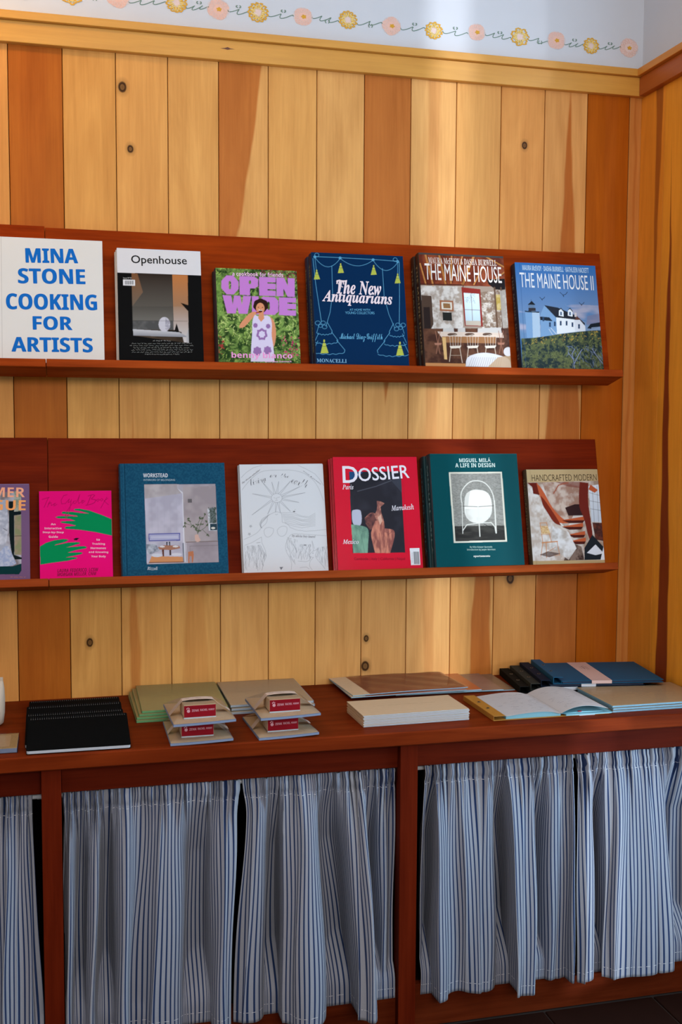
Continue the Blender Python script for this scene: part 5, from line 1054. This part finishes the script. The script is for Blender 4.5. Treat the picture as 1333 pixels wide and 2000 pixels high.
# ---- card-backed soap packs with a red label, two piles of two
M_RED = plain('red_label', S(140, 2, 26), .4, .05, 90, spec=.2); M_LBL = plain('pale_label_print', S(214, 160, 172), .6, .02); M_SOAP = plain('soap_box_card', S(196, 166, 134), .6, .06, 90); M_TAPE = plain('paper_strap', S(206, 184, 170), .6, .06, 90)
M_TEALI = plain('dark_green_ink', S(24, 60, 58), .6, .02)
SOAPT = []
def soap():
    t = thing('soap_pack', '', 'gift pack'); W_, D_, H_ = .140, .188, .0055
    fn = lambda u, v, z: (u*W_, v*D_, z+.0035*(u*u)*(1-v)*1.0)
    b = MB(); n = 9
    top = [fn(i/(n-1), j/4, H_) for j in range(5) for i in range(n)]; bot = [fn(i/(n-1), j/4, .0002) for j in range(5) for i in range(n)]
    f = [(j*n+i, j*n+i+1, (j+1)*n+i+1, (j+1)*n+i) for j in range(4) for i in range(n-1)]
    b.add(top+bot, f+[tuple(reversed([q+45 for q in k])) for k in f]+[(i, 45+i, 46+i, i+1) for i in range(n-1)]+[(36+i+1, 81+i+1, 81+i, 36+i) for i in range(n-1)]+[((j+1)*n, 45+(j+1)*n, 45+j*n, j*n) for j in range(4)]+[(j*n+8, 45+j*n+8, 45+(j+1)*n+8, (j+1)*n+8) for j in range(4)])
    link('backing_board', b.mesh('backing_board', M_GREYE), t)
    b2 = grid_surface(lambda u, v: (.001+u*(W_-.002), .001+v*(D_-.002), H_+.0004+.0035*(u*u)*(1-v)), 9, 5); link('board_face', b2.mesh('board_face', M_SOAP), t)
    bx0, bx1, by0, by1, bz0, bz1 = .028, .101, .038, .106, H_+.0036, H_+.0316
    link('soap_box', MB().box((bx0, by0, bz0), (bx1, by1, bz1)).mesh('soap_box', M_SOAP, .0012), t)
    lab = link('red_label', MB().box((bx0+.0006, by0-.0004, bz0+.0008), (bx1-.0006, by0-.0001, bz1-.0008)).mesh('red_label', M_RED), t)
    for s_, xa, xb, hh in (('ZENK', .0180, .034, .0052), ('RACHEL', .037, .0535, .0050), ('ROBERT', .0560, .0695, .0040)):
        lm = MB(); SOAPT.append((lab, lm))
        later(s_, 'b', .0, lambda U, F, xa=xa, xb=xb, hh=hh, lm=lm: lm.add([(bx0+xa+u*(xb-xa), by0-.0006, bz0+.0125+v*hh+.002*(xa/.07)) for u, v in U], F))
    lg = MB().prism(blob(bx0+.0105, bz0+.0150, .0036, .0036, 8, .05, 0, 24), by0-.0007, by0-.0005, 'y'); link('label_emblem', lg.mesh('label_emblem', M_LBL), lab)
    lg = MB()
    for q in (-1, 0, 1): lg.prism(blob(bx0+.0095+q*.0026, bz0+.0205+(q == 0)*.0016, .0011, .0017, 2, .1, 0, 12), by0-.0007, by0-.0005, 'y')
    o = link('label_leaf_sprig', lg.mesh('label_leaf_sprig', M_LBL), lab)
    link('white_band', MB().box((bx0, by0-.0003, bz0-.0026), (bx1, by0, bz0+.0003)).mesh('white_band', M_WHITEE), t)
    # paper strap over the box, down to both edges of the board
    prof = [(.001, H_+.0015), (.010, H_+.012), (.020, H_+.023), (bx0+.002, bz1+.0022), (.045, bz1+.0040), (.065, bz1+.0046), (.086, bz1+.0040), (bx1-.001, bz1+.0020), (.112, H_+.022), (.126, H_+.012), (.1395, H_+.005)]
    st = MB(); v = [(x, y, z) for y in (.072, .094) for x, z in prof]+[(x, y, z+.0006) for y in (.072, .094) for x, z in prof]; m_ = len(prof)
    st.add(v, [(i, i+1, m_+i+1, m_+i) for i in range(m_-1)]+[(2*m_+i, 3*m_+i, 3*m_+i+1, 2*m_+i+1) for i in range(m_-1)]+[(i, 2*m_+i, 2*m_+i+1, i+1) for i in range(m_-1)]+[(m_+i, m_+i+1, 3*m_+i+1, 3*m_+i) for i in range(m_-1)])
    link('paper_strap', st.mesh('paper_strap', M_TAPE), t)
    link('strap_print', marks(.045, .010, 2, 5, bz1+.0056, .036, .079, 5, .0007, .0007).mesh('strap_print', M_INKK), t)
    link('strap_dark_line', MB().ribbon([(.036, .0705), (.05, .0690), (.07, .0695), (.09, .0712)], .0022, bz1+.0008, 'xy').mesh('strap_dark_line', M_TEALI), t)
    link('board_print', marks(.10, .026, 3, 8, H_+.0038, .02, .008, 7, .0005, .0005).mesh('board_print', M_INKK), t)
    # clear film pulled from the board edges over the box
    fl_ = MB(); A = [(0, 0, H_+.001), (W_, 0, H_+.005), (W_, D_, H_+.001), (0, D_, H_+.001)]; B = [(bx0-.001, by0-.0012, bz1+.0012), (bx1+.001, by0-.0012, bz1+.0012), (bx1+.001, by1+.001, bz1+.0012), (bx0-.001, by1+.001, bz1+.0012)]
    fl_.add(A+B, [(0, 1, 5, 4), (1, 2, 6, 5), (2, 3, 7, 6), (3, 0, 4, 7), (4, 5, 6, 7)])
    link('film_wrap', fl_.mesh('film_wrap', M_FILM), t)
    return t
s0 = soap()
flush_text()
for lab_, lm_ in SOAPT: link('label_lettering', lm_.mesh('label_lettering', M_LBL), lab_)
for tn_, t_, let_ in LETTERED:
    for q, (col, b) in enumerate(let_.items):
        if not b.f: continue
        b.v = [(x, -q*.00001, z) for x, _, z in b.v]
        link('lettering', b.mesh('lettering', ink(col)), tn_, (0, -t_-.0006, 0))
for k, (lb, x, y, z, rz) in enumerate([('red-labelled soap pack, upper one of the left pair', .3460, -.4960, .0425, .03), ('red-labelled soap pack, lower one of the left pair, on the counter', .3390, -.4960, .0004, .0),
        ('red-labelled soap pack, upper one of the right pair', .5430, -.4880, .0425, .03), ('red-labelled soap pack, lower one of the right pair, on the counter', .5370, -.4980, .0004, .04)]):
    o = s0 if k == 0 else copy_tree(s0); o.location = (x, y, Z0+z); o.rotation_euler = (0, 0, rz); o['label'] = lb; o['group'] = 'soap packs with red labels'
# ---- brown film-sleeved booklets in a fanned pile
M_BROWN = plain('russet_card', S(168, 96, 66), .32, .12, 22, bump=.2, coat=.5); M_RUST = plain('orange_brown_card', S(176, 92, 52), .4, .1, 30, coat=.4)
M_TAUPE = plain('taupe_card', S(128, 102, 92), .4, .15, 30, coat=.4); M_TAUPE2 = plain('grey_brown_card', S(110, 92, 78), .4, .2, 40, coat=.4)
def booklet(w, d, h, col, lift=.0, strip=0.0):
    t = thing('sleeved_booklet', '', 'booklet')
    bow = lambda u, v: lift*max(0, math.sin(math.pi*min(1, u*1.2)))*.6+lift*.3*math.sin(5*u+3*v)*.2
    n = 12; b = MB(); sk = .006
    def sheet(z0, z1, mat, nm, x0=0.0, x1=1.0):
        b = MB(); v = []
        for z in (z1, z0):
            for j in range(4):
                for i in range(n): u = x0+(x1-x0)*i/(n-1); v.append((u*w, j/3*d, z+bow(u, j/3)*(1 if z > 0 else 1)))
        N_ = 4*n; f = [(j*n+i, j*n+i+1, (j+1)*n+i+1, (j+1)*n+i) for j in range(3) for i in range(n-1)]
        f += [tuple(reversed([q+N_ for q in k])) for k in f]+[(i, N_+i, N_+i+1, i+1) for i in range(n-1)]+[(3*n+i+1, N_+3*n+i+1, N_+3*n+i, 3*n+i) for i in range(n-1)]+[((j+1)*n, N_+(j+1)*n, N_+j*n, j*n) for j in range(3)]+[(j*n+n-1, N_+j*n+n-1, N_+(j+1)*n+n-1, (j+1)*n+n-1) for j in range(3)]
        link(nm, b.add(v, f).mesh(nm, mat, smooth=False), t)
    sheet(.0002, h-.0008, M_BLUEE, 'pages'); sheet(h-.0007, h, col, 'cover', strip)
    if strip: sheet(h-.0007, h+.0002, M_KRAFTP, 'kraft_strip', 0, strip)
    return t
for k, (lb, col, x, y, z, rz, w) in enumerate([
    ('grey-brown patterned booklet, rightmost and lowest of the fan by the wall', M_TAUPE2, .985, -.176, .0002, -.035, .305),
    ('taupe booklet in the fan by the wall, second from the right', M_TAUPE, .955, -.186, .0034, -.020, .300),
    ('orange-brown booklet in the fan, showing just right of the top one', M_RUST, .888, -.186, .0066, -.012, .305),
    ('kraft-edged booklet under the large russet top one', M_BROWN, .828, -.208, .0098, .030, .32)]):
    o = booklet(w, .2, .003, col, .0006, .12 if k == 3 else 0); o.location = (x, y, Z0+z); o.rotation_euler = (0, 0, rz); o['label'] = lb; o['group'] = 'fanned brown booklets'
o = booklet(.325, .2, .003, M_BROWN, .0025, .145); o.location = (.833, -.206, Z0+.0134); o.rotation_euler = (0, 0, .075); o['label'] = 'russet film-sleeved booklet with a kraft strip, on top of the fanned pile'; o['group'] = 'fanned brown booklets'
link('film_wrap', grid_surface(lambda u, v: (.047+u*.275, .001+v*.197, .0042+.0022*max(0, math.sin(math.pi*min(1, (.14+.86*u)*1.2)))*.6+.0010*math.sin(17*u+6*v)*math.sin(9*v)), 40, 24).mesh('film_wrap', M_FILM, smooth=True), o)
# ---- pile of thin kraft jotters
jt = thing('kraft_jotter', '', 'notebook')
link('pages', MB().box((.0004, .0004, .0003), (.2665, .1395, .0021)).mesh('pages', M_WHITEE), jt)
link('cover', MB().box((0, 0, .0022), (.2672, .14, .0026)).box((-.0003, 0, 0), (.0, .14, .0026)).mesh('cover', M_KRAFTP), jt)
rj = random.Random(3); ordw = ['topmost', 'second from top', 'third from top', 'fourth from top', 'fifth from top', 'fifth from bottom', 'fourth from bottom', 'third from bottom', 'second from bottom', 'bottom one']
for k in range(10):
    o = jt if k == 0 else copy_tree(jt); f = k/9
    o.location = (.7955+rj.uniform(-.0015, .0015)+(.0 if k else -.001), -.4480+rj.uniform(-.0012, .0012)+.003*(1-f)*0, Z0+.0002+.00285*(9-k)); o.rotation_euler = (0, 0, .024+rj.uniform(-.004, .004)); o['label'] = 'thin kraft jotter with white edges, '+ordw[k]+' of the pile of ten'; o['group'] = 'kraft jotters'
link('faint_writing', marks(.14, .02, 1, 4, .0028, .06, .07, 6, .0006, .0005).mesh('faint_writing', M_INKK), jt)
# ---- riveted binders, fanned
def binder(mat, name_label, x, y, z, rz, w=.286, d=.222, band=None, tag=None, hs=.0190):
    t = thing('riveted_binder', name_label, 'binder', (x, y, Z0+z), (0, 0, rz), 'dark riveted binders')
    sp = .0262; b = MB()
    b.box((0, 0, 0), (w, d, .0016)); b.box((0, 0, .0017), (.0016, d, hs-.0017)); b.box((0, 0, hs-.0016), (sp+.0002, d, hs))
    link('back_board', b.mesh('back_board', mat, .0003), t)
    link('front_board', MB().box((sp-.004, 0, .0066), (w, d, .0082)).box((sp-.004, .001, .0018), (sp-.0028, d, .0065)).mesh('front_board', mat, .0003), t)
    link('sheets', MB().box((sp, .003, .0018), (w-.004, d-.002, .0064)).mesh('sheets', plain('inner_sheets', S(20, 34, 60), .7), ), t)
    for q in (.33, .66):
        c = [(.0145+.0045*math.cos(a), d*q+.0045*math.sin(a)) for a in [2*math.pi*i/14 for i in range(14)]]
        rv = link('rivet', MB().prism(c, hs, hs+.0009, 'z').mesh('rivet', M_RIVET), t)
        c = [(.0145+.0024*math.cos(a), d*q+.0024*math.sin(a)) for a in [2*math.pi*i/12 for i in range(12)]]
        link('rivet_eye', MB().prism(c, hs+.0009, hs+.0012, 'z').mesh('rivet_eye', M_BLK), rv)
    if band:
        c, a_, b_ = band
        link('belly_band', MB().box((a_, -.0006, 0), (b_, -.0001, .0087)).box((a_, -.0006, .0083), (b_, d, .0087)).mesh('belly_band', c), t)
    return t
M_RIVET = plain('dull_metal_rivet', S(120, 116, 108), .3, .05, metal=.8)
M_BB, M_BC, M_BN = plain('black_binder_board', S(16, 18, 18), .7, .1, 200, spec=.05), plain('charcoal_binder_board', S(46, 48, 44), .7, .1, 200, spec=.08), plain('navy_binder_board', S(18, 28, 44), .7, .1, 200, spec=.08)
M_BBL = plain('blue_binder_board', S(20, 76, 106), .6, .1, 200, spec=.15); M_PBAND = plain('pink_paper_band', S(204, 168, 158), .6, .04, 90); M_WBAND = plain('white_paper_band', S(206, 204, 210), .6, .03, 90)
RZ = math.radians(-8.6)
binder(M_BB, 'black riveted binder, lowest and leftmost of the fan in the corner', 1.2870, -.2250, .0002, RZ)
b2 = binder(M_BC, 'charcoal riveted binder, second from the left in the fan', 1.3140, -.2350, .0092, RZ, band=(M_WBAND, .080, .128))
b3 = binder(M_BN, 'navy riveted binder, third from the left, just under the blue one', 1.3410, -.2410, .0182, RZ, band=(M_WBAND, .110, .150))
b4 = binder(M_BBL, 'blue riveted binder on top of the fan with a pink paper band', 1.3710, -.2520, .0272, RZ, w=.303, band=(M_PBAND, .105, .160))
o = link('band_print', MB().ribbon([(.131, .135), (.131, .172)], .0018, .00885, 'xy').ribbon([(.137, .125), (.137, .180)], .0008, .00885, 'xy').ribbon([(.142, .130), (.142, .170)], .0008, .00885, 'xy').ribbon([(.124, .140), (.124, .165)], .0008, .00885, 'xy').mesh('band_print', M_INKK), b4)
tg = thing('lavender_tag', 'small lavender card tab poking out below the charcoal binder', 'tag', (1.3560, -.2660, Z0+.0115), (math.radians(-20), 0, RZ), None)
link('tab', MB().prism(rounded(0, 0, .030, .046, .006), 0, .0008, 'z').mesh('tab', plain('lavender_card', S(146, 150, 184), .6, .03)), tg)
# ---- mustard binder lying open
M_MUS = plain('mustard_board', S(168, 112, 34), .55, .08, 200); M_PGE = plain('sky_blue_page_edges', S(120, 172, 186), .6, .1, 500); M_PG = plain('grey_white_page', S(186, 180, 180), .7, .04, 60)
mu = thing('open_binder', 'mustard riveted binder lying open, scribbled white pages with light blue edges', 'binder', (1.1155, -.4640, Z0), (0, 0, 0))
link('back_board', MB().box((0, 0, 0), (.308, .206, .0016)).box((0, 0, .0017), (.0016, .206, .0105)).box((0, 0, .0106), (.030, .206, .0122)).mesh('back_board', M_MUS, .0003), mu)
for q in (.36, .66):
    rv = link('rivet', MB().prism([(.015+.0045*math.cos(a), .206*q+.0045*math.sin(a)) for a in [2*math.pi*i/14 for i in range(14)]], .0122, .0131, 'z').mesh('rivet', M_RIVET), mu)
    link('rivet_eye', MB().prism([(.015+.0022*math.cos(a), .206*q+.0022*math.sin(a)) for a in [2*math.pi*i/12 for i in range(12)]], .0131, .0134, 'z').mesh('rivet_eye', M_BLK), rv)
def pz(x):  # top of the open pages across the spread
    g = .178
    if x < g: u = (x-.034)/(g-.034); return .0060+.0125*max(0, math.sin(math.pi*min(1, .12+u*.88)))**.7*(.35+.65*u)*(1 if u < .80 else max(0, 1-((u-.80)/.20)**2*.72))+.001
    u = (x-g)/(.303-g); return .0070+.0190*math.sin(math.pi*min(1, u*.92+.02))**.8*(1-.35*u)+.004*u
def slab(x0, x1, y0, y1, zlo, off, n=36, sk=0.0):
    b = MB(); v = []
    for i in range(n):
        x = x0+(x1-x0)*i/(n-1)
        for y in (y0, y1): v.append((x+(sk if y == y1 else 0), y, pz(x)+off))
    for i in range(n):
        x = x0+(x1-x0)*i/(n-1)
        for y in (y0, y1): v.append((x+(sk if y == y1 else 0), y, min(zlo(x), pz(x)+off-.0002)))
    f = [(2*i, 2*i+2, 2*i+3, 2*i+1) for i in range(n-1)]+[(2*n+2*i, 2*n+2*i+1, 2*n+2*i+3, 2*n+2*i+2) for i in range(n-1)]+[(2*i, 2*n+2*i, 2*n+2*i+2, 2*i+2) for i in range(n-1)]+[(2*i+1, 2*i+3, 2*n+2*i+3, 2*n+2*i+1) for i in range(n-1)]
    f += [(0, 1, 2*n+1, 2*n), (2*n-2, 4*n-2, 4*n-1, 2*n-1)]
    return b.add(v, f)
link('left_leaves', slab(.034, .178, .004, .200, lambda x: .0018, -.0008).mesh('left_leaves', M_PGE), mu)
link('right_leaves', MB().prism([(.179, .0062), (.292, .0062), (.288, .0072), (.235, .0092), (.179, .0066)], .004, .198, 'y').mesh('right_leaves', M_PGE), mu)
link('lifted_leaf', slab(.178, .303, .000, .200, lambda x: pz(x)-.0011, -.0006).mesh('lifted_leaf', M_PGE), mu)
pgo = link('page', slab(.034, .178, .002, .202, lambda x: pz(x)-.0005, .0).mesh('page', M_PG, smooth=False), mu)
pgo = link('page', slab(.1785, .303, -.001, .202, lambda x: pz(x)-.0005, .0).mesh('page', M_PG), mu)
link('lower_leaf', MB().prism([(.19, .0017), (.312, .0017), (.316, .004), (.19, .0060)], -.002, .19, 'y').mesh('lower_leaf', M_PGE), mu)
link('belly_band', MB().box((.226, -.0006, -.0002), (.268, -.0001, .0030)).mesh('belly_band', M_WBAND), mu)
hw_ = MB(); r_ = random.Random(8)
for k in range(120):
    x = r_.uniform(.042, .288); y = r_.uniform(.014, .186)
    if abs(x-.178) < .012: continue
    l = r_.uniform(.005, .014); pts = [(x+l*i/6, y+r_.uniform(-.0018, .0018)) for i in range(7)]
    P_ = np.array(pts); 
    for i in range(6):
        (xa, ya), (xb, yb) = pts[i], pts[i+1]; hw_.add([(xa, ya, pz(xa)+.0003), (xb, yb, pz(xb)+.0003), (xb, yb+.0006, pz(xb)+.0003), (xa, ya+.0006, pz(xa)+.0003)], [(0, 1, 2, 3)])
o = link('handwriting', hw_.mesh('handwriting', plain('grey_pencil', S(66, 64, 70), .8, .02)), mu); o['kind'] = 'stuff'
link('red_dot', MB().box((.222, -.0020, .0098), (.232, .004, .0118)).mesh('red_dot', M_RED, .0008), mu)
# ---- kraft pads with pale blue edges at the far right
stack(pack(.278, .196, .0045, M_KRAFT, M_BLUEE, 6, sheets=2), [
    ('kraft pad with pale blue edges, topmost, at the right end of the counter', 1.4345, -.4580, .0126, .004),
    ('kraft pad with pale blue edges, middle of the pile at the right end', 1.4360, -.4590, .0064, .000),
    ('kraft pad with pale blue edges, bottom of the pile at the right end', 1.4350, -.4585, .0002, .003)], 'kraft pads with pale blue edges')
# ---- far left, cut by the frame
cb = thing('card_pack', 'small kraft-patterned card pack in film at the front left corner, cut by the frame', 'cards', (-.080, -.4660, Z0), (0, 0, .0))
link('cards', MB().box((0, 0, .0003), (.092, .116, .0102)).mesh('cards', M_GREYE, .0006), cb)
M_PATT = plain('kraft_floral_print', S(176, 142, 92), .7, .45, 260)
link('top_card', MB().box((.0, .0, .0103), (.092, .116, .0109)).mesh('top_card', M_PATT), cb)
link('plain_label', MB().box((.018, .012, .0110), (.076, .102, .0113)).mesh('plain_label', M_KRAFT), cb)
link('film_wrap', MB().box((-.001, -.001, 0), (.0935, .117, .0125)).mesh('film_wrap', M_FILM, .0008), cb)
pb = thing('paper_pouch', 'cream rounded paper pouch standing by the left edge of the frame', 'pouch', (-.115, -.22, Z0))
pp = MB(); rows = [(0, .034, .026), (.006, .042, .034), (.03, .045, .036), (.06, .046, .034), (.085, .045, .026), (.100, .043, .012), (.104, .042, .003)]
v = []; n = 24
for z, rx, ry in rows:
    for i in range(n): a_ = 2*math.pi*i/n; cx_, cy_ = math.cos(a_), math.sin(a_); v.append((.046+rx*abs(cx_)**.6*math.copysign(1, cx_), rx*0+ry*abs(cy_)**.6*math.copysign(1, cy_), z))
pp.add(v, [(j*n+i, j*n+(i+1) % n, (j+1)*n+(i+1) % n, (j+1)*n+i) for j in range(len(rows)-1) for i in range(n)]+[tuple(range(n-1, -1, -1)), tuple((len(rows)-1)*n+i for i in range(n))])
link('pouch_body', pp.mesh('pouch_body', plain('cream_paper', S(196, 178, 160), .8, .05, 40), smooth=True), pb)
link('folded_top', MB().box((.004, -.003, .1005), (.088, .003, .112)).mesh('folded_top', plain('cream_fold', S(186, 168, 150), .8, .05), .001), pb)
